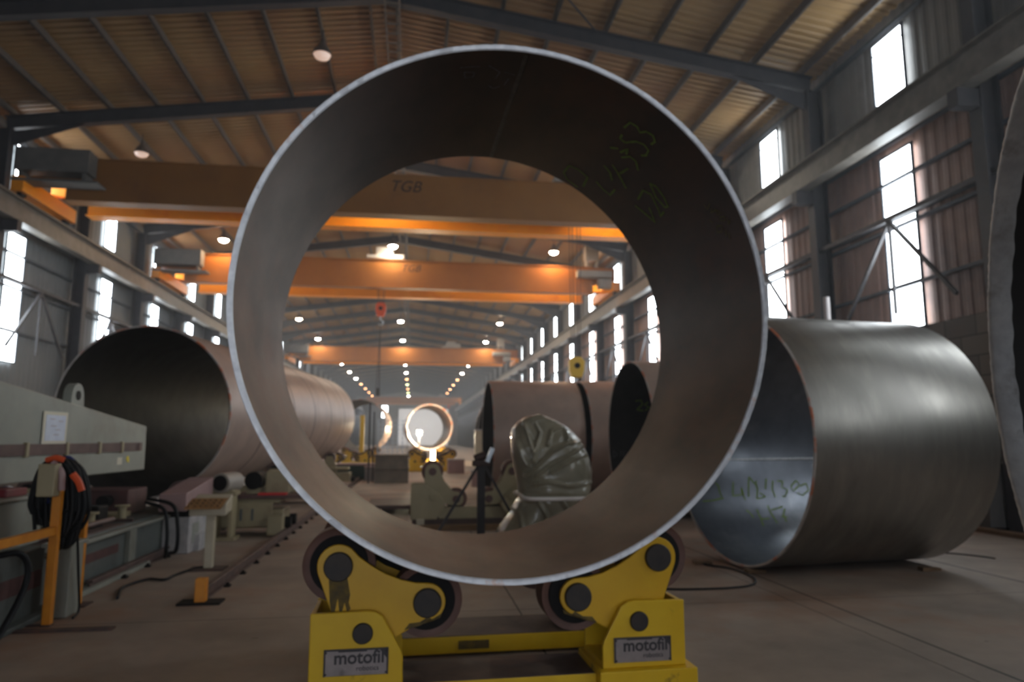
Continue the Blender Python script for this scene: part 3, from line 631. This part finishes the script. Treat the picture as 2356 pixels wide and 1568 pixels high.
for z, y0, y1 in ((.09, -.12, -.02), (.07, .05, .15), (.02, -.1, .02), (-.02, .0, .1), (-.07, -.03, .08)): q.box(.006, .007, y0, y1, z, z+.006)
q.build('faint_lines', 'pink_panel', o)
# long grey bed
t = thing('machine_bed', 'long low grey machine bed with a dark red stripe along the floor at left', 'machine', (-4.2, 8.4, 0))
MB().box(-.75, .85, -3.7, -1.2, 0, .62).box(-.75, .74, -1.2, 3.4, 0, .56).box(-.8, .95, -3.7, -1.25, 0, .05).build('bed_body', 'bed_grey', t, bevel=.012)
MB().box(.85, .856, -3.7, -1.25, .27, .42).box(.74, .746, -.7, .75, .26, .36).build('red_stripe', 'stripe_red', t)
MB().box(.95, 1.14, -1.35, -1.1, 0, .62).box(.90, 1.16, -1.4, -1.05, .62, .66).build('corner_post', 'machine_grey', t, bevel=.01)
MB().box(.74, .80, .95, 1.15, 0, .5).box(.74, .78, 2.6, 2.72, 0, .5).box(.74, .84, -1.1, 3.4, .50, .54).box(.74, .9, -1.0, 1.4, .0, .05).build('bed_ledge', 'machine_grey', t, bevel=.006)
for y, x, h, w in ((-.9, .2, .16, .3), (-.4, .45, .12, .2), (.1, .1, .2, .35), (.5, .5, .1, .2), (1.0, .25, .22, .4)):
    MB().box(x-w/2, x+w/2, y-.15, y+.15, .56, .56+h).build('housing', 'black_steel', t, bevel=.02)
k = MB()
for y, x in ((-.75, .5), (-.2, .3), (.4, .55), (1.3, .55)): k.cyl((x, y, .56), (x, y, .74), .05, 14).cyl((x, y, .74), (x, y, .76), .09, 14)
k.build('adjusting_knob', 'machine_green', t)
k = MB().box(.35, .72, 1.2, 1.22, .56, .6).box(.5, .74, -1.15, .9, .56, .58).cyl((.6, -1.0, .63), (.6, .9, .63), .03, 10)
k.build('guide_bar', 'rail_steel', t)
# upper box behind the cable post
t = thing('control_housing', 'grey box housing with a dark red block on the machine bed, at the left edge', 'machine', (-3.9, 6.3, .62))
MB().box(-.3, .4, -1.3, 1.1, 0, .42).box(-.34, .44, -1.35, 1.15, .42, .46).build('housing_body', 'machine_grey', t, bevel=.015)
MB().box(-.05, .35, .55, .9, .46, .53).build('red_block', 'dark_red', t, bevel=.01)
MB().cyl((.15, .5, .5), (.15, .55, .5), .045, 16).cyl((.15, .9, .5), (.15, .98, .5), .045, 16).build('end_cap', 'white_cabinet', t)
# tool clutter boxes under the tube mouth
t = thing('drive_unit', 'dark drive unit with a brown gearbox below the tube mouth', 'machine', (-4.2, 11.0, .56))
MB().box(-.5, .35, -.6, .1, 0, .34).build('gearbox', 'stripe_red', t, bevel=.02)
MB().cyl((-.3, -.62, .22), (-.3, -.95, .22), .13, 20).build('drive_motor', 'black_steel', t, smooth=40); MB().cyl((.1, -.62, .2), (.1, -.8, .2), .08, 18).build('pump', 'black_steel', t, smooth=40)
MB().box(-.7, .4, -1.05, -.6, 0, .06).build('mounting_plate', 'machine_green', t)
# pink inclined panel and white cabinet
t = thing('operator_cabinet', 'pale cabinet with inclined pinkish panel beside the roller carriage', 'cabinet', (-3.29, 10.95, 0))
MB().box(-.16, .2, -.35, .65, 0, .5).box(-.1, .28, -.1, .3, 0, .24).build('cabinet_body', 'white_cabinet', t, bevel=.012)
MB().prism([(-.55, .6), (.75, .72), (.75, 1.0), (-.55, .84)], -.16, .2, 'YZ').build('inclined_panel', 'pink_panel', t, bevel=.01)
MB().box(-.14, .18, -.3, .6, .5, .62).build('neck', 'black_steel', t)
MB().box(.2, .205, -.2, .1, .12, .4).build('door_panel', 'machine_grey', t)
# black hoses
def hose(name, label, pts, r, m='cable_black', cat='cable', group=None):
    mb = MB()
    for P in (pts if isinstance(pts[0][0], (tuple, list)) else [pts]): mb.tube(curve_pts(P, 8), r, 8)
    o = mb.build(name, m, smooth=60); return tag(o, label, cat, group)
hose('black_hose', 'thick black hoses looping down in front of the pale cabinet', [[(-3.55, 10.2, .75), (-3.3, 10.15, .66), (-3.22, 10.1, .4), (-3.2, 10.05, .15), (-3.25, 10.2, .03)], [(-3.6, 10.4, .78), (-3.22, 10.25, .7), (-3.12, 10.2, .42), (-3.12, 10.2, .12), (-3.3, 10.5, .03)]], .025)
hose('floor_cable', 'dark cable snaking on the floor from the bed to the control pedestal', [(-2.9, 7.75, .02), (-3.05, 8.3, .02), (-2.95, 8.7, .02), (-2.75, 8.65, .02), (-2.72, 8.95, .02), (-2.62, 9.3, .02), (-2.5, 9.4, .02)], .016)
hose('air_hose', 'thick black hose arching down to the floor at the left edge', [(-3.3, 6.35, .66), (-3.2, 6.45, .66), (-3.16, 6.52, .55), (-3.16, 6.5, .38), (-3.17, 6.3, .15), (-3.18, 6.1, .03), (-3.2, 5.4, .03)], .026)
# yellow cable post with hank
t = thing('cable_stand', 'orange steel post with black cables hung over its top, at left', 'stand', (-3.1, 6.8, 0))
MB().box(-.035, .035, -.03, .03, .01, 1.25).build('post', 'orange_post', t, bevel=.004)
MB().box(-.04, .04, -.04, .04, 0, .01).box(-.33, .03, -.03, .03, 0, .012).box(-.25, .62, -.24, -.16, 0, .018).build('foot_plate', 'rusty_plate', t)
MB().bar((-.0, -.02, .80), (-.06, -1.7, .79), .05, .07).box(-.09, -.03, -1.7, -1.64, 0, .8).build('side_arm', 'orange_post', t)
MB().box(-.11, .03, -.16, -.04, 1.1, 1.38).build('junction_box', 'machine_green', t, bevel=.01)
t = thing('steel_post', 'second orange post, standing behind the cable stand', 'post', (-3.2, 7.55, 0))
MB().box(-.04, .04, -.035, .035, 0, .95).build('post', 'orange_post', t, bevel=.004); MB().box(-.14, .12, -.1, .1, 0, .015).build('foot_plate', 'rusty_plate', t)
random.seed(5); hk = MB(); hb = MB()
for i in range(46):
    a = random.random(); dy = .16*random.random(); w = .05+.17*random.random(); lo = .66+.32*random.random(); top = 1.33+.1*random.random()
    cx = -3.16+.05*random.random()
    P = [(cx-w*.9, 6.82+dy, lo+.12), (cx-w, 6.8+dy, 1.05), (cx-w*.7, 6.8+dy, top-.08), (cx, 6.82+dy, top), (cx+w*.7, 6.84+dy, top-.1), (cx+w, 6.86+dy, 1.0), (cx+w*.8, 6.86+dy, lo), (cx+w*.3, 6.87+dy, lo-.04), (cx-.02, 6.87+dy, lo+.1)]
    (hb if i % 16 == 4 else hk).tube(curve_pts(P, 6), .016, 7)
root = hk.build('cable_hank', 'cable_black', smooth=60); tag(root, 'thick bundle of black welding cables draped over the orange post', 'cables')
hb.build('blue_cable', 'cable_blue', root, smooth=60)
MB().tube(curve_pts([(-3.2, 6.76, 1.41), (-3.12, 6.75, 1.43), (-3.06, 6.76, 1.41)]), .026, 8).build('orange_sleeve', 'orange_plastic', root); MB().tube(curve_pts([(-2.98, 6.76, 1.29), (-2.93, 6.77, 1.22), (-2.90, 6.78, 1.14)]), .03, 8).build('orange_sleeve', 'orange_plastic', root)
MB().tube(curve_pts([(-3.14, 6.74, 1.39), (-3.06, 6.73, 1.3), (-3.05, 6.74, 1.15)]), .03, 8).build('pink_sleeve', 'pink_panel', root)
hose('thin_cable', 'thin dark cable hanging between the two orange posts', [(-3.0, 7.0, .75), (-3.01, 7.1, .4), (-3.02, 7.2, .05), (-2.98, 7.0, .012)], .011)
# rails
def rail(x, y0, y1, label):
    t = thing('floor_rail', label, 'rail', (x, y0, 0), group=None); L = y1-y0
    MB().box(-.055, .055, 0, L, 0, .012).box(-.01, .01, 0, L, .012, .085).box(-.035, .035, 0, L, .085, .115).build('rail_profile', 'rail_steel', t, bevel=.004)
    c0 = MB().box(.055, .115, -.04, .04, 0, .02).cyl((.085, 0, .02), (.085, 0, .04), .018, 6).build('rail_clip', 'black_steel', t)
    k = 0; y = .72
    while y < L and k < 40:
        c = c0 if k == 0 else dup(c0, t)
        c.location = (0, y, 0); y += .72; k += 1
    return t
rail(-2.06, 7.55, 60, 'brown floor rail with clips, nearer the viewer, ending at the orange stop')
rail(-3.36, 8.2, 60, 'brown floor rail running beside the grey machine bed')
t = thing('rail_stop', 'orange steel stop block at the near end of the floor rail', 'stop', (-2.03, 7.48, 0))
MB().box(-.05, .05, -.05, .05, .02, .24).build('stop_post', 'orange_post', t, bevel=.005); MB().box(-.2, .2, -.1, .12, 0, .02).build('foot_plate', 'black_steel', t)
# control pedestal
t = thing('control_pedestal', 'cream control pedestal with a worn brown button desk', 'control desk', (-2.47, 9.35, 0))
MB().box(-.05, .05, -.05, .05, .02, .68).build('column', 'cream_paint', t, bevel=.008)
MB().box(-.22, .2, -.14, .14, 0, .02).build('foot_plate', 'rusty_plate', t)
dk = MB().prism([(-.17, .66), (.13, .70), (.17, .90), (-.17, .80)], -.22, .21, 'YZ').build('desk_box', 'cream_paint', t, bevel=.012)
M = Matrix.Rotation(math.radians(16.4), 4, 'X')
MB().box(-.215, .205, -.177, .17, .826, .832, Matrix.Translation((0, 0, .02)) @ M @ Matrix.Translation((0, 0, 0))).build('button_panel', 'desk_brown', dk)
bt = MB()
for i in range(6):
    for j in range(3): bt.cyl(M @ Vector((-.17+.065*i, -.1+.09*j, .85)), M @ Vector((-.17+.065*i, -.1+.09*j, .868)), .014, 10)
bt.build('push_buttons', 'timber', dk)
# roller carriages under the long tube
def carriage(y, label, lead=False):
    t = thing('roller_carriage', label, 'roller carriage', (-4.3, y, 0), group='roller carriages under the long tube')
    yy = (y-13.69)/14.2; cx = -4.94+1.10*yy+4.3; cz = 2.09+.26*yy
    b = MB().box(-1.3, 2.16, -.35, .35, .12, .42).box(-1.3, -.5, -.3, .3, .52, .62).box(1.0, 2.1, -.3, .3, .52, .60)
    b.build('carriage_body', 'machine_green', t, bevel=.015)
    rr = .2
    for s in (-1, 1):
        a = math.radians(42 if s < 0 else 40); wx = cx+s*(1.6+rr)*math.sin(a); wz = cz-(1.6+rr)*math.cos(a)
        w = MB().cyl((0, -.14, 0), (0, .14, 0), rr, 36).build('roller', 'rail_steel', t, smooth=40); w.location = (wx, 0, wz)
        MB().cyl((0, -.16, 0), (0, .16, 0), .13, 24).build('roller_hub', 'black_steel', w)
        MB().prism([(wx-.26, .5), (wx+.26, .5), (wx+.1, wz+.06), (wx-.1, wz+.06)], -.24, -.19).prism([(wx-.26, .5), (wx+.26, .5), (wx+.1, wz+.06), (wx-.1, wz+.06)], .19, .24).box(wx-.24, wx+.24, -.20, .20, .42, .52).build('roller_bracket', 'machine_green', t, bevel=.006)
    for x, yw in ((.94, -.25), (2.24, -.25), (.94, .25), (2.24, .25)):
        MB().cyl((x-.05, yw, .115+.09), (x+.05, yw, .115+.09), .09, 20).build('rail_wheel', 'black_steel', t)
    if lead:
        p = MB().box(1.1, 2.0, -.39, -.35, .14, .55); pl = p.build('vented_panel', 'machine_green', t, bevel=.012)
        MB().box(1.32, 1.36, -.394, -.39, .25, .44).box(1.48, 1.52, -.394, -.39, .25, .44).box(1.66, 1.70, -.394, -.39, .25, .44).build('vent_slots', 'bed_grey', pl)
        MB().box(1.96, 2.2, -.6, -.36, .03, .34).build('side_box', 'machine_green', t, bevel=.01)
        MB().box(.9, 2.6, -.36, .4, .60, .66).build('top_shelf', 'brown_strip', t, bevel=.006)
        MB().box(1.75, 2.2, -.38, -.2, .66, .69).build('red_tag', 'red_paint', t)
    return t
carriage(12.75, 'front grey green roller carriage on rails with a vented panel and red tag', True)
carriage(18.5, 'middle roller carriage on rails under the long tube'); carriage(25.5, 'rear roller carriage on rails under the far end of the tube')
t = thing('drive_motor', 'grey drum motor on a bracket above the control pedestal', 'motor', (-2.98, 11.95, 0))
MB().cyl((-.02, -.2, .9), (.1, .28, .9), .155, 32).build('motor_drum', 'crane_grey', t, smooth=40, bevel=.01)
MB().cyl((-.025, -.215, .9), (-.02, -.2, .9), .12, 28).build('dark_face', 'black_steel', t)
MB().box(-.18, .22, -.15, .25, 0, .05).box(-.14, -.08, -.1, .2, .05, .8).box(.1, .16, -.1, .2, .05, .78).box(-.16, .2, -.12, .22, .70, .76).build('motor_bracket', 'machine_green', t, bevel=.006)
t = thing('welding_unit', 'dark drum and green box unit on the carriage shelf behind the ring', 'machine', (-2.4, 12.9, .66))
MB().box(-.1, .3, -.2, .3, 0, .38).box(.45, .55, -.1, .1, 0, .3).build('unit_body', 'machine_green', t, bevel=.02)
MB().cyl((-.3, -.2, .22), (-.3, .25, .22), .15, 28).build('dark_drum', 'black_steel', t, smooth=40)
MB().box(-.42, -.18, -.15, .2, 0, .09).build('drum_cradle', 'machine_green', t)
MB().box(.6, .68, -.05, .1, 0, .36).box(.75, .84, -.02, .12, 0, .3).build('cylinder_bottles', 'silver', t, bevel=.02)

# ---------------------------------------------------------------- middle distance seen through the ring
# pipe stand with diagonal legs
t = thing('tripod_stand', 'slim dark steel stand with two diagonal braces in front of the grey roller stand', 'stand', (1.0, 10.35, 0))
MB().box(-.055, .055, -.05, .05, 0, 1.22).box(-.3, .3, -.2, .2, 0, .03).build('post', 'frame_steel', t, bevel=.004)
for s, xx in ((-1, -.78), (1, .72)):
    MB().bar((s*.05, -.02, 1.2), (xx, -.1, .02), .04, .035).build('brace', 'frame_steel', t)
MB().box(-.13, .13, -.08, .08, 1.2, 1.28).cyl((-.1, 0, 1.3), (.06, 0, 1.36), .06, 16).build('stand_head', 'rusty_plate', t, bevel=.01)
MB().bar((.08, -.05, 1.26), (.16, -.05, 1.46), .07, .06).build('clamp', 'silver', t)
# plastic covered machine
t = thing('covered_machine', 'machine under a grey translucent plastic cover tied with a white strap', 'machine', (1.88, 9.5, 0))
NS, NR = 320, 130; vs = []
from mathutils import noise as mnoise
FOLDS = [([(-1.3165+.0017*u, 2.864-.00168*v) for u, v in P], h) for P, h in (
    (((530, 1040), (640, 940), (730, 850), (850, 790), (980, 770)), .05), (((560, 1080), (700, 970), (860, 880), (1000, 800)), .04),
    (((470, 660), (470, 760), (520, 900), (550, 960)), .05), (((520, 600), (550, 700), (590, 860)), .045), (((620, 640), (650, 700), (610, 800), (590, 930)), .04),
    (((700, 800), (740, 690), (840, 650), (850, 760)), .045), (((600, 620), (700, 590), (780, 610), (900, 680), (1000, 780)), .03), (((980, 780), (1040, 900), (1060, 1100)), .035),
    (((560, 1120), (700, 1085), (860, 1120), (1050, 1100)), .03), (((540, 1200), (420, 1400), (350, 1500)), .05), (((720, 1010), (900, 910), (1010, 880)), .03),
    (((620, 1230), (680, 1330), (700, 1480)), .045), (((800, 1220), (850, 1300), (900, 1450)), .04), (((480, 1300), (520, 1500)), .04))]
def crease(u): return (1-abs(((u) % 1)-.5)*2)**2.2-.35
sil = [(0.0, -.80, .50), (.38, -.74, .50), (.6, -.55, .50), (.82, -.44, .50), (1.0, -.46, .53), (1.17, -.50, .54), (1.4, -.55, .48), (1.6, -.55, .36), (1.74, -.53, .22), (1.83, -.46, .08), (1.89, -.36, -.06), (1.92, -.22, -.14)]
def lerp(z):
    for i in range(len(sil)-1):
        a, b = sil[i], sil[i+1]
        if a[0] <= z <= b[0]:
            k = (z-a[0])/(b[0]-a[0]); return a[1]+(b[1]-a[1])*k, a[2]+(b[2]-a[2])*k
    return sil[-1][1:]
for j in range(NR+1):
    z = 1.92*(j/NR); l, r = lerp(z); cx = (l+r)/2; hw = (r-l)/2; dep = .45*min(1, (1.98-z)/.5)**.5
    for i in range(NS):
        th = 2*PI*i/NS; e = .72
        cxx = math.copysign(abs(math.cos(th))**e, math.cos(th)); sy = math.copysign(abs(math.sin(th))**e, math.sin(th))
        bx = cx+cxx*hw
        f = .012*math.sin(5*th-z*4+1)+.012*math.sin(3*th+z*6)+.022*mnoise.noise(Vector((bx*2.2+(3 if sy > 0 else 0), z*2.2, sy)))
        for pts, hh in FOLDS:
            dm = 9.0
            for k in range(len(pts)-1):
                (ax_, az_), (bx_, bz_) = pts[k], pts[k+1]; lx, lz = bx_-ax_, bz_-az_; tt = max(0, min(1, ((bx-ax_)*lx+(z-az_)*lz)/(lx*lx+lz*lz)))
                dm = min(dm, math.hypot(bx-ax_-lx*tt, z-az_-lz*tt))
            f += hh*(math.exp(-(dm/.022)**2)*1.3-math.exp(-(dm/.06)**2)*.5)
        f *= 1-.8*abs(cxx)**6
        if .78 < z < .88: f *= .35
        f *= min(1, (1.95-z)*3)
        vs.append((cx+cxx*(hw+f), sy*(dep+f*1.5), z+(.05*math.sin(4*th)+.05*math.sin(9*th) if j == 0 else 0)*.0))
fs = [(j*NS+i, j*NS+(i+1) % NS, (j+1)*NS+(i+1) % NS, (j+1)*NS+i) for j in range(NR) for i in range(NS) if not (j < 28 and NS*.80 < i < NS*.97)]
vs.append((-.18, 0, 1.935)); c = len(vs)-1; fs += [(NR*NS+i, NR*NS+(i+1) % NS, c) for i in range(NS)]
MB().add(vs, fs).build('plastic_cover', 'cover_plastic', t, smooth=70)
sp = [(-.44-.01, -.1, .86), (-.42, -.42, .835), (-.2, -.52, .83), (.2, -.52, .83), (.48, -.42, .83), (.53, 0, .83), (.46, .44, .83), (0, .54, .84), (-.42, .4, .85), (-.45, -.1, .86)]
mb = MB().tube(curve_pts(sp, 8), .026, 8); mb.build('strap', 'strap_white', t, smooth=60)
MB().box(-.35, .42, -.3, .3, 0, .5).box(-.3, .36, -.22, .22, .5, 1.3).build('machine_base', 'black_steel', t)
# stacked drum with wire cage
t = thing('wire_cage_stack', 'grey steel box block with a tall wire cage on top, far left in the ring', 'cage', (-.74, 26.5, 0))
MB().box(-.6, .6, -.6, .6, 0, .98).box(-.63, .63, -.63, .63, .5, .54).box(-.63, .63, -.63, .63, .96, 1.02).build('block', 'drum_steel', t, bevel=.01)
cg = MB()
for i in range(7):
    for j in (0, 6):
        cg.box(-.55+i*.18, -.535+i*.18, -.55+j*.18, -.535+j*.18, 1.0, 2.3).box(-.55+j*.18, -.535+j*.18, -.55+i*.18, -.535+i*.18, 1.0, 2.3)
for k in range(8):
    z = 1.1+k*.165
    cg.box(-.55, .55, -.55, -.54, z, z+.012).box(-.55, .55, .53, .545, z, z+.012).box(-.55, -.54, -.55, .54, z, z+.012).box(.53, .545, -.55, .54, z, z+.012)
cg.build('wire_cage', 'silver', t)
MB().box(-.85, -.79, -.6, -.54, 0, 2.9).box(-.75, -.7, .5, .55, 0, 2.6).build('upright', 'frame_steel', t)
# low benches
t = thing('work_bench', 'low dark green bench with a pinkish top, left of the cage', 'bench', (-2.2, 28.8, 0))
MB().box(-1.3, 1.0, -.5, .5, .55, .62).build('bench_top', 'pink_panel', t); MB().box(-1.25, .95, -.45, .45, .05, .55).build('bench_body', 'green_cabinet', t)
MB().box(-1.3, -1.2, -.5, .5, 0, .05).box(.9, 1.0, -.5, .5, 0, .05).build('skid', 'frame_steel', t)
t = thing('parts_crate', 'white crate on the floor between bench and cage', 'crate', (-1.45, 27.85, 0))
MB().box(-.35, .35, -.3, .3, 0, .5).build('crate_body', 'white_cabinet', t, bevel=.01); MB().box(-.37, .37, -.32, .32, .5, .54).build('crate_lid', 'pink_panel', t)
# flat plate on floor left of grey roller stand
t = thing('steel_plate', 'rusty brown steel plate with blocks lying left of the grey roller stand', 'plate', (-.35, 16.2, 0))
MB().box(-.6, .5, -.9, .9, .12, .2).build('plate_body', 'rusty_plate', t, bevel=.01); MB().box(-.5, -.4, -.8, .8, 0, .12).box(.3, .4, -.8, .8, 0, .12).build('bearer', 'timber', t)
t = thing('orange_beam', 'rust red low beam lying behind the tripod stand, under the grey roller stand', 'beam', (1.1, 12.6, 0))
MB().box(-.95, .95, -.07, .07, 0, .10).build('beam_body', 'timber', t)
for x, y, s, lab in ((2.3, 24.0, .9, 'small pinkish crate, nearer one right of the tripod stand'), (2.0, 33, 1.1, 'pinkish crate farther off beyond the tripod stand'), (2.75, 27.5, 1.0, 'tall cream cabinet beside the dusty pipes'),):
    t = thing('storage_crate', lab, 'crate', (x, y, 0)); h = s*(1.9 if 'tall' in lab else .55)
    MB().box(-.35*s, .35*s, -.3, .3, 0, h).build('crate_body', 'pink_panel' if 'pink' in lab else 'cream_paint', t, bevel=.01); MB().box(-.37*s, .37*s, -.32, .32, h, h+.05).build('crate_lid', 'white_cabinet', t)
# gantry arm of the far left
t = thing('yellow_column', 'yellow column post beside the far dark pipe', 'post', (-2.85, 40.5, 0))
MB().box(-.12, .12, -.12, .12, 0, 2.9).build('post', 'hook_yellow', t); MB().box(-.3, .3, -.3, .3, 0, .04).build('foot_plate', 'frame_steel', t)
t = thing('tall_column', 'tall slim dark column rising above the long tube, seen at the ring edge', 'post', (-6.3, 33.2, 0))
MB().box(-.05, .05, -.09, .09, 0, 6.7).build('post', 'frame_steel', t); MB().box(-.08, .08, -.14, .14, 6.7, 7.1).build('cap', 'black_steel', t); MB().box(-.2, .2, -.2, .2, 0, .03).build('foot_plate', 'frame_steel', t)

# ---------------------------------------------------------------- right side
hose('floor_cable', 'thin dark cable curling on the floor in front of the grey pipe at right', [(1.9, 7.55, .012), (2.4, 7.5, .012), (2.9, 7.38, .012), (3.4, 7.38, .012), (3.72, 7.5, .012), (3.9, 7.8, .012), (3.95, 8.15, .012), (3.9, 8.5, .012), (3.72, 8.75, .012), (3.8, 8.95, .012)], .012)
hose('short_wire', 'short bent wire on the floor right of the grey pipe', [(7.2, 9.3, .01), (7.5, 9.1, .01), (7.7, 8.8, .01), (7.75, 8.65, .01)], .01)
for x, y, lab in ((4.12, 8.22, 'small timber wedge under the near rim of the grey pipe'), (3.72, 8.85, 'small timber wedge left of the grey pipe rim'), (6.3, 8.05, 'timber wedge under the far end of the grey pipe, front side'), (6.3, 9.2, 'timber wedge under the far end of the grey pipe, rear side')):
    o = MB().prism([(-.12, 0), (.12, 0), (.12, .03), (-.12, .045)], -.05, .05).build('timber_wedge', 'timber', bevel=.003); o.location = (x, y, 0); tag(o, lab, 'wedge', 'timber wedges under the grey pipe')
t = thing('green_cabinet', 'dark green cabinet against the block wall, behind the grey pipe', 'cabinet', (10.35, 12.62, 0))
MB().box(-.4, .35, -.42, .42, .05, 1.0).build('cabinet_body', 'green_cabinet', t, bevel=.01); MB().box(-.42, .37, -.44, .44, 0, .05).build('plinth', 'black_steel', t); MB().box(-.405, -.4, -.01, .01, .1, .95).build('door_gap', 'black_steel', t)
t = thing('grey_cabinet', 'grey steel cabinet by the wall, left of the cropped right pipe', 'cabinet', (10.4, 11.66, 0))
MB().box(-.35, .35, -.42, .42, .05, 1.15).build('cabinet_body', 'shed_grey', t, bevel=.01); MB().box(-.37, .37, -.47, .47, 0, .05).build('plinth', 'black_steel', t)
o = MB().box(-.12, .12, -2.0, 1.8, 0, .07).build('timber_board', 'timber', bevel=.004); o.location = (9.8, 11.4, 0); tag(o, 'flat brown timber board on the floor along the right wall', 'board')
t = thing('white_pole', 'short white pole top showing above the grey pipe at right', 'pole', (9.75, 15.2, 0))
MB().cyl((0, 0, .02), (0, 0, 4.95), .07, 16).build('pole', 'door_white', t); MB().box(-.2, .2, -.2, .2, 0, .02).build('foot_plate', 'frame_steel', t)
t = thing('timber_cradle', 'timber cradle under the cropped right pipe', 'cradle', (3.2, 1.93, 0), math.radians(-25.66))
for k in (0, 1.4): MB().prism([(-.8, 0), (.8, 0), (.8, .62), (.5, .50), (0, .395), (-.5, .50), (-.8, .62)], -.08, .08, 'YZ' ).build('cradle_beam', 'timber', t, bevel=.01).location = (k, 0, 0)

# ---------------------------------------------------------------- camera, sky, exposure
cam = bpy.data.cameras.new('camera'); co = bpy.data.objects.new('camera', cam); COL.objects.link(co); SC.camera = co
cam.sensor_width = 23.5; cam.sensor_fit = 'HORIZONTAL'; cam.lens = 1604*23.5/2356; cam.clip_start = .05; cam.clip_end = 500
p = math.atan(224/1604); ps = math.atan(228/1604*math.cos(p))
co.location = (0, 0, 1.6); co.rotation_euler = (PI/2+p, 0, -ps)
cam.dof.use_dof = True; cam.dof.focus_distance = 1.45; cam.dof.aperture_fstop = cam.lens/7.0
w = bpy.data.worlds.new('World'); SC.world = w; w.use_nodes = True
bg = w.node_tree.nodes['Background']; bg.inputs[0].default_value = (.82, .89, 1, 1); bg.inputs[1].default_value = 2.2
SC.view_settings.view_transform = 'Standard'; SC.view_settings.look = 'None'; SC.view_settings.gamma = 1; SC.view_settings.exposure = 0
# haze of welding smoke and dust inside the hall
hm = bpy.data.materials.new('hall_haze'); hm.use_nodes = True; nt = hm.node_tree; nt.nodes.clear()
o_ = nt.nodes.new('ShaderNodeOutputMaterial'); vs_ = nt.nodes.new('ShaderNodeVolumeScatter'); nt.links.new(vs_.outputs[0], o_.inputs[1])
vs_.inputs['Color'].default_value = (.9, .94, 1, 1); vs_.inputs['Density'].default_value = .0024; vs_.inputs['Anisotropy'].default_value = .35
hz = MB().box(XL-.6, XR+.6, Y0-.6, Y1+.6, -.4, 13.8)
h = hz.build('haze', hm); tag(h, 'thin pale smoke haze filling the hall', 'haze', kind='structure')
